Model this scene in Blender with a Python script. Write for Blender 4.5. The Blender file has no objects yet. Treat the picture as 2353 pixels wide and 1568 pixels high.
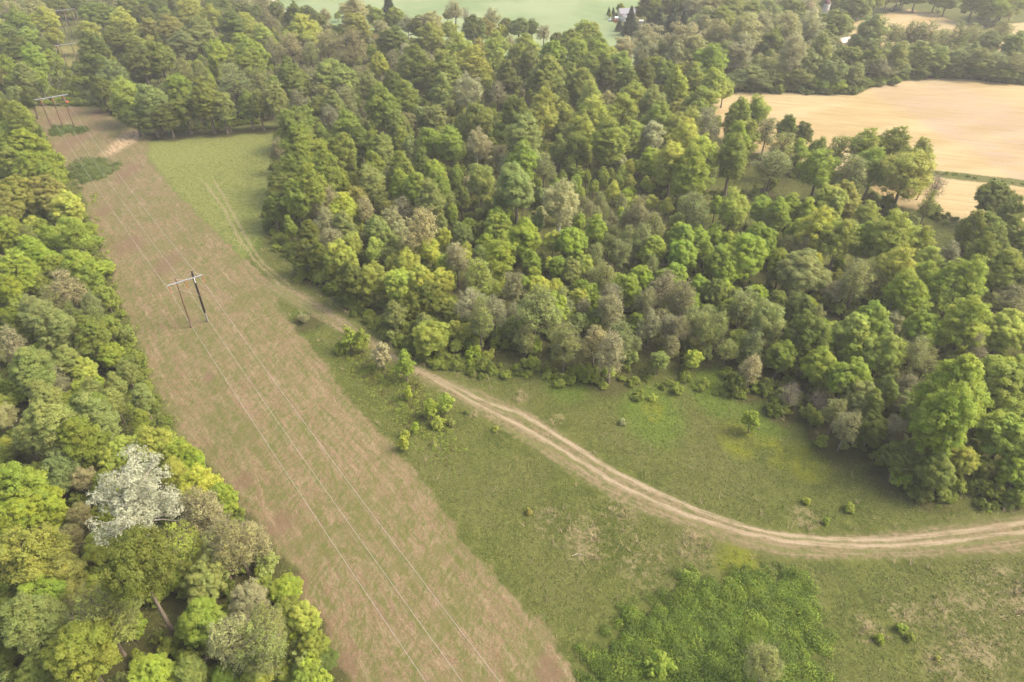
import bpy, math, random
import numpy as np
from mathutils import Vector, Matrix

# ------------------------------------------------------------------ camera, sky, sun, exposure
FOC, CX, CY = 1569.0, 1176.5, 784.0          # focal length and centre in the 2353 px wide frame used for laying out
DEP = math.radians(36.6)                      # how far the camera looks down
CAMH = 120.0                                  # flying height in metres
S = bpy.context.scene
cam = bpy.data.cameras.new('camera'); camo = bpy.data.objects.new('camera', cam)
S.collection.objects.link(camo); S.camera = camo
cam.sensor_width = 36.0; cam.lens = 36.0 * FOC / 2353.0
cam.clip_start = 1.0; cam.clip_end = 9000.0
camo.location = (0, 0, CAMH); camo.rotation_euler = (math.pi / 2 - DEP, 0, 0)
SUN_AZ, SUN_EL = math.radians(92), math.radians(48)      # to the right of the view
w = bpy.data.worlds.new('World'); S.world = w; w.use_nodes = True
nt = w.node_tree; bg = nt.nodes['Background']
sky = nt.nodes.new('ShaderNodeTexSky'); sky.sky_type = 'NISHITA'; sky.sun_disc = False
sky.sun_elevation = SUN_EL; sky.sun_rotation = SUN_AZ
sky.air_density = 1.0; sky.dust_density = 7.0; sky.ozone_density = 0.0
nt.links.new(sky.outputs[0], bg.inputs[0]); bg.inputs[1].default_value = 0.15
sl = bpy.data.lights.new('sun', 'SUN'); sl.energy = 1.4; sl.angle = math.radians(20); sl.color = (1.0, 0.89, 0.70)
so = bpy.data.objects.new('sun', sl); S.collection.objects.link(so)
sd = Vector((math.sin(SUN_AZ) * math.cos(SUN_EL), math.cos(SUN_AZ) * math.cos(SUN_EL), math.sin(SUN_EL)))
so.rotation_euler = sd.to_track_quat('Z', 'Y').to_euler()
S.view_settings.view_transform = 'Standard'; S.view_settings.look = 'None'
S.view_settings.exposure = 1.27; S.view_settings.gamma = 1.0
S.cycles.max_bounces = 5; S.cycles.diffuse_bounces = 3; S.cycles.transmission_bounces = 4
S.cycles.volume_bounces = 0

rng = np.random.default_rng(11); R = random.Random(5)
COL = S.collection

# ------------------------------------------------------------------ layout maths
def ray(px, py):
    x = px - CX; y = CY - py
    return np.array([x, FOC * math.cos(DEP) + y * math.sin(DEP), -FOC * math.sin(DEP) + y * math.cos(DEP)])
def at(px, py, z=0.0):
    r = ray(px, py); t = (z - CAMH) / r[2]
    return np.array([r[0] * t, r[1] * t, z])
def depth(p):
    return p[1] * math.cos(DEP) - (p[2] - CAMH) * math.sin(DEP)
def proj(p):
    d = depth(p); u = p[1] * math.sin(DEP) + (p[2] - CAMH) * math.cos(DEP)
    return CX + FOC * p[0] / d, CY - FOC * u / d
def W(pts): return np.array([at(a, b)[:2] for a, b in pts])

def seg_dist(x, y, P, closed):
    best = np.full(x.shape, 1e9); sign = np.ones(x.shape)
    n = len(P); inside = np.zeros(x.shape, bool)
    for i in range(n if closed else n - 1):
        a = P[i]; b = P[(i + 1) % n]; d = b - a; L = d @ d + 1e-9
        t = np.clip(((x - a[0]) * d[0] + (y - a[1]) * d[1]) / L, 0, 1)
        q = (x - a[0] - t * d[0]) ** 2 + (y - a[1] - t * d[1]) ** 2
        m = q < best; best = np.where(m, q, best)
        if not closed:
            s = np.sign(d[0] * (y - a[1]) - d[1] * (x - a[0])); sign = np.where(m, s, sign)
        else:
            c = ((a[1] > y) != (b[1] > y))
            with np.errstate(divide='ignore', invalid='ignore'):
                xi = a[0] + (y - a[1]) / (d[1] if abs(d[1]) > 1e-9 else 1e-9) * d[0]
            inside ^= c & (x < xi)
    r = np.sqrt(best)
    return np.where(inside, r, -r) if closed else r * sign

MOWN = W([(60,243),(240,247),(262,272),(300,292),(345,310),(338,362),(400,440),(470,512),(560,592),(615,640),(640,705),(700,778),(760,858),
          (830,948),(895,1010),(960,1090),(1030,1190),(1100,1280),(1200,1388),(1262,1450),(1295,1500),(1335,1568),(1420,1720),(1100,1760),
          (840,1650),(790,1568),(745,1440),(690,1375),(672,1310),(610,1225),(540,1145),(480,1075),(405,985),(350,880),(300,740),(262,650),(225,560),(190,450),(150,385),(110,320)])
TRACK = W([(618,640),(700,665),(780,715),(860,768),(930,818),(1000,852),(1100,887),(1200,930),(1300,990),(1400,1060),(1500,1115),(1600,1165),(1700,1197),
           (1800,1213),(1900,1220),(2000,1218),(2100,1208),(2200,1195),(2400,1178),(2700,1160),(2700,1290),(2400,1278),(2200,1288),(2100,1292),(2000,1296),(1900,1297),(1800,1288),
           (1700,1265),(1600,1228),(1500,1192),(1400,1148),(1300,1085),(1200,1020),(1090,950),(1000,900),(920,852),(860,815),(790,775),(690,715),(600,665)])
RUTA = W([(900,815),(960,845),(1100,915),(1200,950),(1300,1010),(1400,1075),(1500,1125),(1600,1170),(1700,1205),(1760,1222),(1900,1238),(2050,1240),(2200,1225),(2353,1205),(2600,1180)])
RUTB = W([(640,650),(760,720),(900,820),(1000,872),(1100,930),(1200,977),(1300,1037),(1400,1100),(1500,1150),(1600,1190),(1700,1222),(1800,1243),(1950,1254),(2100,1252),(2250,1240),(2353,1228),(2600,1200)])
FNTA = W([(470,420),(515,480),(545,540),(580,590),(640,650)])
FNTB = W([(495,420),(530,480),(565,545),(600,598),(660,650)])
FIELD = W([(1600,215),(1700,212),(1940,216),(2000,203),(2060,186),(2130,179),(2230,183),(2420,207),(2600,240),(2600,440),(2380,420),(2200,397),(2080,382),(1960,400),(1750,360),(1600,300)])
FIELDB = W([(1960,402),(2080,396),(2200,412),(2380,434),(2600,460),(2600,640),(2353,560),(2250,525),(2170,500),(2050,470)])
HILLF = W([(1900,130),(1948,90),(1962,52),(2040,32),(2090,20),(2140,32),(2240,66),(2190,100),(2300,170),(2050,175),(1900,160)])
HILLG = W([(2250,90),(2272,68),(2310,53),(2440,48),(2600,60),(2600,150),(2260,125)])
CROP = W([(480,-130),(600,-45),(640,0),(672,40),(760,70),(1000,110),(1300,150),(1520,160),(1610,115),(1530,88),(1462,73),(1425,62),(1404,47),(1412,30),(1480,22),(1500,-130)])
ROAD = W([(585,-60),(622,0),(640,14),(652,30),(660,30),(648,12),(632,0),(600,-60)])
YARD = W([(1404,47),(1425,62),(1462,73),(1530,88),(1600,80),(1600,20),(1480,22),(1412,30)])
YSTRIP = W([(118,105),(185,105),(190,160),(150,170)])
UPM = W([(345,310),(440,300),(640,285),(630,400),(600,540),(560,590),(470,510),(400,440),(338,362)])
THICK = W([(1312,1540),(1370,1460),(1470,1380),(1580,1320),(1740,1288),(1850,1320),(1895,1420),(1890,1640),(1360,1640)])
PATCHA = W([(103,300),(125,285),(195,290),(212,300),(150,312),(110,315)])
PATCHB = W([(145,385),(215,355),(240,365),(272,380),(262,400),(205,425),(190,438),(150,400)])
THICKB = W([(770,790),(850,800),(950,850),(1020,900),(1060,960),(1090,1040),(1040,1080),(960,1040),(880,960),(800,870)])
SLOPE = W([(215,430),(240,560),(290,700),(340,860),(400,985),(330,1010),(250,960),(230,830),(230,640),(190,520)])
SOIL = [(160,325,40),(290,398,30),(300,560,35),(235,490,22),(390,600,35),(690,1340,26),(640,1210,40),(560,1110,28),(740,1440,40),(800,1530,40),(1260,1545,40),(150,262,36),(225,262,30),(480,870,14),(700,600,10),(850,960,18)]
PALE = [(300,315,30),(270,335,24),(1050,890,12)]
DRY = [(1350,1240,60),(1480,1300,50),(1600,1250,40),(1270,1200,40),(1420,1180,40),(2240,1450,90),(2330,1380,80),(2080,1400,40),(1990,1450,35),(2180,1540,50),(490,350,60),(590,330,40),(1200,910,14),(1280,965,16),(1850,1190,30)]
LUSH = [(1500,950,70),(1650,900,60),(1750,950,60),(1300,870,50),(1900,1000,60),(700,740,40),(560,560,40)]
YEL = [(1700,1010,50),(1850,1060,50),(1780,1035,40),(2150,1110,50),(1500,940,30),(1700,1300,60)]

def blobs(x, y, L):
    o = np.zeros(x.shape)
    for px, py, r in L:
        c = at(px, py); d = depth(c); rw = r * d / FOC
        ry = rw / max(0.35, (CAMH / math.hypot(c[1], CAMH)))
        o = np.maximum(o, np.exp(-((x - c[0]) / rw) ** 2 - ((y - c[1]) / ry) ** 2))
    return o

def arc_len(x, y, P):
    best = np.full(x.shape, 1e18); out = np.zeros(x.shape); acc = 0.0
    for i in range(len(P) - 1):
        a = P[i]; d = P[i + 1] - a; L = math.hypot(*d)
        t = ((x - a[0]) * d[0] + (y - a[1]) * d[1]) / L / L; tc = np.clip(t, 0, 1)
        q = (x - a[0] - tc * d[0]) ** 2 + (y - a[1] - tc * d[1]) ** 2
        m = q < best; best = np.where(m, q, best); out = np.where(m, acc + tc * L, out); acc += L
    return out

def height(x, y):
    h = 0.5 * np.sin(x * 0.031 + 1.0) * np.cos(y * 0.027) + 0.25 * np.sin(x * 0.083 + y * 0.051)
    far = np.clip((np.hypot(x, y) - 900) / 1500, 0, 1)
    return h + far * far * (70 + 40 * np.sin(x * 0.0021 + 1) * np.cos(y * 0.0017 + 2))
def gz(x, y): return float(height(np.array(float(x)), np.array(float(y))))

# ------------------------------------------------------------------ node helpers
class NT:
    def __init__(s, name):
        s.m = bpy.data.materials.new(name); s.m.use_nodes = True; s.t = s.m.node_tree
        s.t.nodes.clear(); s.out = s.n('ShaderNodeOutputMaterial')
    def n(s, typ, **kw):
        nd = s.t.nodes.new(typ)
        for k, v in kw.items(): setattr(nd, k, v)
        return nd
    def put(s, sock, v):
        if hasattr(v, 'is_output') or isinstance(v, bpy.types.NodeSocket): s.t.links.new(v, sock)
        elif v is not None: sock.default_value = v
    def attr(s, name, typ='GEOMETRY', out='Fac'):
        a = s.n('ShaderNodeAttribute', attribute_name=name, attribute_type=typ); return a.outputs[out]
    def math(s, op, a, b=None, c=None, clamp=False):
        n = s.n('ShaderNodeMath', operation=op); n.use_clamp = clamp
        for i, v in enumerate((a, b, c)):
            if v is not None: s.put(n.inputs[i], v)
        return n.outputs[0]
    def mix(s, f, a, b, blend='MIX'):
        n = s.n('ShaderNodeMix', data_type='RGBA', blend_type=blend)
        s.put(n.inputs[0], f); s.put(n.inputs[6], a if not isinstance(a, tuple) else (*a[:3], 1)); s.put(n.inputs[7], b if not isinstance(b, tuple) else (*b[:3], 1))
        return n.outputs[2]
    def step(s, v, lo, hi):
        n = s.n('ShaderNodeMapRange', interpolation_type='SMOOTHSTEP'); s.put(n.inputs[0], v)
        n.inputs[1].default_value = lo; n.inputs[2].default_value = hi; return n.outputs[0]
    def noise(s, vec, scale, detail=4, rough=.55, dist=0.0, out='Fac'):
        n = s.n('ShaderNodeTexNoise'); s.put(n.inputs['Vector'], vec)
        n.inputs['Scale'].default_value = scale; n.inputs['Detail'].default_value = detail
        n.inputs['Roughness'].default_value = rough; n.inputs['Distortion'].default_value = dist
        return n.outputs[out]
    def mapping(s, vec, rot=0, scale=(1, 1, 1)):
        n = s.n('ShaderNodeMapping'); s.put(n.inputs[0], vec); n.inputs['Rotation'].default_value = (0, 0, rot)
        m = s.n('ShaderNodeMapping'); s.put(m.inputs[0], n.outputs[0]); m.inputs['Scale'].default_value = scale
        return m.outputs[0]
    def bsdf(s, col, rough=.8, spec=.2, normal=None, **kw):
        b = s.n('ShaderNodeBsdfPrincipled'); s.put(b.inputs['Base Color'], col if not isinstance(col, tuple) else (*col[:3], 1))
        s.put(b.inputs['Roughness'], rough); b.inputs['Specular IOR Level'].default_value = spec
        for k, v in kw.items(): b.inputs[k].default_value = v
        if normal is not None: s.t.links.new(normal, b.inputs['Normal'])
        s.t.links.new(b.outputs[0], s.out.inputs[0]); return b

# ------------------------------------------------------------------ the ground, one sheet cut into its regions
LINE = at(145, 293)[:2] - at(460, 748)[:2]; LANG = math.atan2(LINE[1], LINE[0])
def ground_material():
    t = NT('ground'); co = t.n('ShaderNodeTexCoord').outputs['Object']
    A = t.attr
    along = t.mapping(co, -LANG, (0.12, 1.0, 1.0))
    across = t.mapping(co, -LANG + 0.5, (1.0, 0.2, 1.0))
    n_big = t.noise(co, 0.035, 3); n_mid = t.noise(co, 0.16, 5, .6); n_small = t.noise(co, 0.8, 5, .65); n_fine = t.noise(co, 3.0, 4, .7)
    n_al = t.noise(along, 0.55, 6, .62, .8); n_ac = t.noise(across, 0.7, 5, .62, 1.2); n_al2 = t.noise(along, 1.6, 5, .7, .3)
    swirl = t.noise(t.mapping(co, .2, (1, .35, 1)), .5, 6, .68, 2.5)
    # meadow
    g = t.mix(t.step(n_mid, .35, .65), (.078, .096, .022), (.122, .140, .034))
    g = t.mix(t.step(n_big, .4, .62), g, (.120, .128, .040))
    g = t.mix(t.math('MULTIPLY', t.step(n_small, .48, .70), .7), g, (.165, .185, .050))
    g = t.mix(t.math('MULTIPLY', t.step(n_fine, .52, .78), .5), g, (.035, .052, .012))
    g = t.mix(t.math('MULTIPLY', t.step(A('lush'), .1, .7), .7), g, t.mix(n_small, (.085, .145, .016), (.15, .215, .032)))
    g = t.mix(t.math('MULTIPLY', t.step(A('yel'), .2, .8), t.step(n_mid, .35, .6)), g, (.17, .19, .022))
    dryf = t.math('MULTIPLY', t.step(A('dry'), .05, .7), t.step(t.math('ADD', t.math('MULTIPLY', n_mid, .5), t.math('MULTIPLY', n_small, .5)), .46, .58))
    g = t.mix(t.math('MULTIPLY', dryf, .6), g, t.mix(n_fine, (.23, .19, .11), (.40, .31, .19)))
    g = t.mix(t.step(A('d_upm'), -4, 3), g, t.mix(t.step(n_small, .35, .65), (.135, .175, .040), (.235, .245, .080)))
    g = t.mix(t.math('MULTIPLY', t.step(A('d_ystrip'), -4, 6), .8), g, t.mix(n_mid, (.20, .22, .06), (.30, .25, .10)))
    # wood floor
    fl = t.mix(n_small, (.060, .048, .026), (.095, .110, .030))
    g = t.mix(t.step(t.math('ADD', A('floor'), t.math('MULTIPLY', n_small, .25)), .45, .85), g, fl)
    # mown strip
    straw = t.mix(t.step(n_fine, .3, .7), (.178, .126, .074), (.335, .246, .156))
    straw = t.mix(t.math('MULTIPLY', t.step(n_al2, .42, .68), .55), straw, (.165, .11, .06))
    n_st = t.noise(t.mapping(co, -LANG + .06, (.30, 1.5, 1)), 3.2, 4, .75, 1.5)
    straw = t.mix(t.math('MULTIPLY', t.step(n_st, .52, .70), .6), straw, (.46, .37, .25)); straw = t.mix(t.math('MULTIPLY', t.step(n_st, .46, .34), .5), straw, (.15, .105, .06))
    cx_ = t.n('ShaderNodeCombineXYZ'); t.put(cx_.inputs[0], t.math('ADD', A('d_mown'), t.math('MULTIPLY', n_big, 14.0))); sp_ = t.n('ShaderNodeSeparateXYZ'); t.put(sp_.inputs[0], t.mapping(co, -LANG, (1, 1, 1))); t.put(cx_.inputs[1], t.math('MULTIPLY', sp_.outputs[0], .07))
    lines = t.noise(cx_.outputs[0], 1.25, 5, .7, .25)
    straw = t.mix(t.math('MULTIPLY', t.step(lines, .50, .64), .65), straw, (.42, .335, .22)); straw = t.mix(t.math('MULTIPLY', t.step(lines, .48, .36), .55), straw, (.17, .12, .065))
    green = t.mix(n_fine, (.095, .108, .030), (.165, .172, .055))
    gf = t.math('ADD', t.math('MULTIPLY', t.step(t.math('ADD', t.math('MULTIPLY', n_al, .5), t.math('MULTIPLY', lines, .5)), .44, .60), .65), t.math('MULTIPLY', t.step(swirl, .42, .62), .6))
    gf = t.math('ADD', gf, t.math('MULTIPLY', t.math('SUBTRACT', n_small, .5), 1.1), clamp=True)
    m = t.mix(gf, straw, green); m = t.mix(t.math('MULTIPLY', t.step(t.noise(co, .07, 4, .6, 1.0), .48, .64), .5), m, green)
    soilf = t.math('MULTIPLY', t.step(t.math('ADD', A('soil'), t.math('MULTIPLY', t.math('SUBTRACT', n_al, .5), 2.6)), 0.3, .95), .8)
    m = t.mix(soilf, m, t.mix(n_fine, (.135, .088, .054), (.24, .168, .108)))
    palf = t.math('MULTIPLY', t.step(A('pale'), .15, .8), t.step(n_al2, .4, .55))
    m = t.mix(palf, m, (.46, .345, .215))
    edge = t.math('ADD', A('d_mown'), t.math('MULTIPLY', t.math('SUBTRACT', n_mid, .5), 7.0))
    edge = t.math('ADD', edge, t.math('MULTIPLY', t.math('SUBTRACT', n_small, .5), 3.0))
    g = t.mix(t.step(edge, -.6, .9), g, m)
    # track: a mown verge with two worn pale ruts
    verge = t.mix(t.step(n_small, .35, .62), (.125, .130, .048), (.235, .185, .105))
    verge = t.mix(t.math('MULTIPLY', t.step(n_fine, .5, .75), .5), verge, (.36, .27, .16))
    verge = t.mix(t.math('MULTIPLY', t.step(n_mid, .5, .68), .7), verge, (.125, .15, .045))
    ct = t.n('ShaderNodeCombineXYZ'); t.put(ct.inputs[0], A('rut_b')); t.put(ct.inputs[1], t.math('MULTIPLY', A('trk_s'), .06))
    stk = t.noise(ct.outputs[0], 1.5, 6, .7, .3); stk2 = t.noise(ct.outputs[0], .55, 4, .6, .3)
    verge = t.mix(t.math('MULTIPLY', t.step(stk, .50, .62), .8), verge, t.mix(n_fine, (.23, .185, .115), (.37, .295, .20)))
    verge = t.mix(t.math('MULTIPLY', t.step(stk2, .50, .60), .7), verge, t.mix(n_fine, (.115, .135, .04), (.20, .21, .07)))
    te = t.math('ADD', A('d_track'), t.math('MULTIPLY', t.math('SUBTRACT', n_small, .5), 2.6))
    g = t.mix(t.step(te, .2, 2.2), g, verge)
    def rut(name, half, soft, amt):
        d = t.math('ABSOLUTE', t.math('ADD', A(name), t.math('MULTIPLY', t.math('SUBTRACT', n_mid, .5), 1.4)))
        d = t.math('ADD', d, t.math('MULTIPLY', t.math('SUBTRACT', n_fine, .5), 1.3))
        return t.math('MULTIPLY', t.math('SUBTRACT', 1.0, t.step(d, half, half + soft)), amt)
    for nm in ('rut_a', 'rut_b'):
        f = t.math('MULTIPLY', t.math('MULTIPLY', rut(nm, .12, .8, 1.0), t.step(A('rutfade'), 0, 1)), t.step(t.math('ADD', t.math('MULTIPLY', stk, .8), t.math('MULTIPLY', n_mid, .45)), .42, .68))
        g = t.mix(f, g, t.mix(n_fine, (.31, .25, .16), (.47, .385, .265)))
    for nm in ('fnt_a', 'fnt_b'):
        g = t.mix(rut(nm, .2, .7, .6), g, (.33, .27, .16))
    # fields
    fa = t.noise(t.mapping(co, .30, (.10, 1, 1)), .35, 6, .7, .4); fb = t.noise(t.mapping(co, -.25, (.25, 1, 1)), .035, 3, .5, .6)
    fc = t.mix(t.step(fa, .3, .7), (.37, .27, .120), (.50, .385, .195))
    fc = t.mix(t.step(fb, .38, .62), fc, t.mix(fa, (.42, .335, .165), (.58, .48, .28)))
    fc = t.mix(t.math('MULTIPLY', t.step(t.noise(t.mapping(co, .32, (.03, 1, 1)), .8, 4, .7, .2), .50, .62), .45), fc, (.30, .215, .10))
    grey = t.math('MULTIPLY', t.step(A('wet'), .15, .8), t.step(fa, .35, .65))
    fc = t.mix(t.math('MULTIPLY', grey, .7), fc, (.40, .30, .25))
    fe = t.math('ADD', A('d_field'), t.math('MULTIPLY', t.math('SUBTRACT', n_mid, .5), 5.0))
    g = t.mix(t.step(fe, -1, 1.5), g, fc)
    cc = t.mix(t.step(t.noise(t.mapping(co, .9, (.05, 1, 1)), .3, 5, .6, .3), .35, .65), (.185, .265, .120), (.235, .315, .150))
    cc = t.mix(t.step(t.noise(co, .012, 3), .40, .62), cc, (.28, .345, .185))
    g = t.mix(t.step(A('d_crop'), -1, 1.5), g, cc)
    g = t.mix(t.step(A('d_road'), -.6, .3), g, (.60, .55, .49))
    g = t.mix(1.0, g, (.74, .74, .74), 'MULTIPLY')
    bump = t.n('ShaderNodeBump'); bump.inputs['Strength'].default_value = .6; bump.inputs['Distance'].default_value = .5
    h = t.math('ADD', t.math('MULTIPLY', n_fine, .5), n_small); t.t.links.new(h, bump.inputs['Height'])
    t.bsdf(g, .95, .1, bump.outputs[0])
    return t.m

def attrs(x, y):
    a = {}
    a['d_mown'] = seg_dist(x, y, MOWN, True); a['d_track'] = seg_dist(x, y, TRACK, True)
    for n, l in (('rut_a', RUTA), ('rut_b', RUTB), ('fnt_a', FNTA), ('fnt_b', FNTB)): a[n] = seg_dist(x, y, l, False)
    a['trk_s'] = arc_len(x, y, RUTB)
    a['rutfade'] = np.clip((x + 60) / 70, .3, 1.0)
    a['d_field'] = np.maximum.reduce([seg_dist(x, y, p, True) for p in (FIELD, FIELDB, HILLF, HILLG)])
    a['d_crop'] = seg_dist(x, y, CROP, True); a['d_road'] = seg_dist(x, y, ROAD, True)
    a['d_upm'] = seg_dist(x, y, UPM, True); a['d_ystrip'] = seg_dist(x, y, YSTRIP, True)
    a['soil'] = blobs(x, y, SOIL); a['pale'] = blobs(x, y, PALE); a['dry'] = blobs(x, y, DRY)
    a['lush'] = blobs(x, y, LUSH); a['yel'] = blobs(x, y, YEL)
    a['wet'] = blobs(x, y, [(2280, 270, 120), (2200, 300, 60), (2080, 225, 60), (2330, 380, 60)])  # patches where the tan field turns greyer
    return a

def build_ground(bases):
    rad = [0.5, 10, 20, 28]; r = 34.0
    while r < 900: rad.append(r); r *= 1.0052
    while r < 7000: rad.append(r); r *= 1.07
    rad = np.array(rad)
    ang = np.concatenate([np.arange(-52, 52.01, .3), np.arange(57, 308, 5.)]) * math.pi / 180
    ang = np.append(ang, ang[0] + 2 * math.pi)[:-1]
    nr, na = len(rad), len(ang)
    Rr, Aa = np.meshgrid(rad, ang, indexing='ij')
    x = (Rr * np.sin(Aa)).ravel(); y = (Rr * np.cos(Aa)).ravel(); z = height(x, y)
    at_ = attrs(x, y)
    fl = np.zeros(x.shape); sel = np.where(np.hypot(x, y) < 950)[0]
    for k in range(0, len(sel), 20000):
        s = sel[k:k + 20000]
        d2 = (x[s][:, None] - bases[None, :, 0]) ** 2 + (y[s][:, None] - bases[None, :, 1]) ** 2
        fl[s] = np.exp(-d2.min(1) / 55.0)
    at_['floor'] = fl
    i = np.arange(nr - 1)[:, None] * na; j = np.arange(na)[None, :]; j2 = (j + 1) % na
    F = np.stack([i + j, i + j2, i + na + j2, i + na + j], -1).reshape(-1, 4)
    F = F[:, ::-1]
    fx = x[F].mean(1); fy = y[F].mean(1)
    fm = {k: at_[k][F].mean(1) for k in ('d_mown', 'd_track', 'd_field', 'd_crop', 'd_road')}
    reg = np.zeros(len(F), int)
    reg[fm['d_mown'] > 0] = 1; reg[(fm['d_track'] > 0)] = 2; reg[fm['d_crop'] > 0] = 4
    f1 = seg_dist(fx, fy, FIELD, True) > 0; f2 = seg_dist(fx, fy, FIELDB, True) > 0; f3 = seg_dist(fx, fy, HILLF, True) > 0; f4 = seg_dist(fx, fy, HILLG, True) > 0
    reg[f1] = 3; reg[f2] = 5; reg[f3] = 6; reg[f4] = 7; reg[fm['d_road'] > 0] = 8
    mat = ground_material(); V = np.stack([x, y, z], 1)
    names = {0: ('ground', 'green meadow and wood floor under the trees'), 1: ('cleared_strip_ground', 'brown mown strip of straw and stubble under the power line'),
             2: ('dirt_track_path', 'mown dirt track with pale worn ruts curving through the meadow'), 3: ('field', 'large bright straw coloured bare field beyond the wood'),
             4: ('crop_field', 'pale green crop field in front of the farmhouse'), 5: ('field', 'orange tan strip of field below the grassy ditch'),
             6: ('field', 'distant tan field rising to a point behind the valley trees'), 7: ('field', 'small far tan field at the edge of the hill'), 8: ('road', 'pale gravel road at the edge of the crop field')}
    for k, (nm, lab) in names.items():
        Fk = F[reg == k]
        if not len(Fk): continue
        u, inv = np.unique(Fk.ravel(), return_inverse=True)
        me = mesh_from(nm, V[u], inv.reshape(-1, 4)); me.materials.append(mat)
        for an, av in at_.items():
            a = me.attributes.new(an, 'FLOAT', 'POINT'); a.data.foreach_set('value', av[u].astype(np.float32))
        me.polygons.foreach_set('use_smooth', np.ones(len(Fk), bool))
        o = bpy.data.objects.new(nm, me); COL.objects.link(o); o['kind'] = 'structure'; o['label'] = lab; o['category'] = nm.replace('_', ' ').split(' ')[-1] if k else 'ground'

def mesh_from(name, V, F):
    V = np.asarray(V, np.float32); F = np.asarray(F, np.int32); k = F.shape[1]
    me = bpy.data.meshes.new(name); me.vertices.add(len(V)); me.vertices.foreach_set('co', V.ravel())
    me.loops.add(F.size); me.loops.foreach_set('vertex_index', F.ravel())
    me.polygons.add(len(F)); me.polygons.foreach_set('loop_start', np.arange(0, F.size, k, dtype=np.int32))
    me.update(calc_edges=True); return me

# ------------------------------------------------------------------ leaves and bark
def leaf_material():
    t = NT('leaves')
    tint = t.attr('tint', 'INSTANCER', 'Color'); v = t.attr('v'); v2 = t.attr('v2')
    hs = t.n('ShaderNodeHueSaturation'); t.put(hs.inputs['Color'], tint)
    t.put(hs.inputs['Hue'], t.math('ADD', .5, t.math('MULTIPLY', t.math('SUBTRACT', v2, .5), .035)))
    hs.inputs['Saturation'].default_value = 1.0
    t.put(hs.inputs['Value'], t.math('ADD', .72, t.math('MULTIPLY', v, .60)))
    b = t.bsdf(hs.outputs[0], .6, .25)
    tr = t.n('ShaderNodeBsdfTranslucent')
    hs2 = t.n('ShaderNodeHueSaturation'); t.put(hs2.inputs['Color'], hs.outputs[0]); hs2.inputs['Hue'].default_value = .485; hs2.inputs['Value'].default_value = 1.25
    t.put(tr.inputs[0], hs2.outputs[0])
    mx = t.n('ShaderNodeMixShader'); mx.inputs[0].default_value = .5
    t.t.links.new(b.outputs[0], mx.inputs[1]); t.t.links.new(tr.outputs[0], mx.inputs[2]); t.t.links.new(mx.outputs[0], t.out.inputs[0])
    return t.m
def bark_material(name, a, b):
    t = NT(name); co = t.n('ShaderNodeTexCoord').outputs['Object']
    n = t.noise(t.mapping(co, 0, (1, 1, .25)), 2.5, 4, .6)
    t.bsdf(t.mix(t.step(n, .35, .65), a, b), .9, .1); return t.m
LEAF = leaf_material()
BARK = bark_material('bark', (.105, .085, .062), (.20, .165, .125))
PALEBARK = bark_material('pale_bark', (.34, .31, .25), (.66, .63, .55))
TWIG = bark_material('twigs', (.150, .135, .098), (.25, .225, .165))

def leaf_quads(P, N, size, v, v2, jit=.45):
    n = len(P); N = N + rng.normal(0, jit, (n, 3)); N /= np.linalg.norm(N, axis=1)[:, None] + 1e-9
    T = np.cross(N, rng.normal(0, 1, (n, 3))); T /= np.linalg.norm(T, axis=1)[:, None] + 1e-9
    B = np.cross(N, T); s = size * rng.uniform(.6, 1.25, n)[:, None]
    T = T * s; B = B * s * rng.uniform(.55, .9, n)[:, None]
    V = np.stack([P - T, P - B * .9 + N * s * .12, P + T, P + B * .9 + N * s * .12], 1).reshape(-1, 3)
    return V, np.arange(n * 4).reshape(-1, 4), v, v2
def leaf_mesh(name, parts, mat=None):
    Vs, Fs, vs, ws, off = [], [], [], [], 0
    for V, F, v, v2 in parts:
        Vs.append(V); Fs.append(F + off); off += len(V); vs.append(v); ws.append(v2)
    me = mesh_from(name, np.concatenate(Vs), np.concatenate(Fs)); me.materials.append(mat or LEAF)
    for nm, l in (('v', vs), ('v2', ws)):
        a = me.attributes.new(nm, 'FLOAT', 'FACE'); a.data.foreach_set('value', np.concatenate(l).astype(np.float32))
    return me
class Tubes:
    def __init__(s): s.V = []; s.F = []; s.n = 0
    def add(s, pts, rad, k=5):
        pts = np.asarray(pts, float); m = len(pts)
        d = np.gradient(pts, axis=0); d /= np.linalg.norm(d, axis=1)[:, None] + 1e-9
        ref = np.array([1., 0, 0]) if abs(d[0][0]) < .8 else np.array([0, 1., 0])
        u = np.cross(d, ref); u /= np.linalg.norm(u, axis=1)[:, None] + 1e-9; w_ = np.cross(d, u)
        a = np.arange(k) * 2 * math.pi / k
        ring = pts[:, None] + np.asarray(rad)[:, None, None] * (np.cos(a)[None, :, None] * u[:, None] + np.sin(a)[None, :, None] * w_[:, None])
        i = np.arange(m - 1)[:, None] * k; j = np.arange(k)[None, :]; j2 = (j + 1) % k
        F = np.stack([i + j, i + j2, i + k + j2, i + k + j], -1).reshape(-1, 4) + s.n
        s.V.append(ring.reshape(-1, 3)); s.F.append(F); s.n += m * k
    def mesh(s, name, mat):
        me = mesh_from(name, np.concatenate(s.V), np.concatenate(s.F)); me.materials.append(mat)
        me.polygons.foreach_set('use_smooth', np.ones(len(me.polygons), bool)); return me

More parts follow.
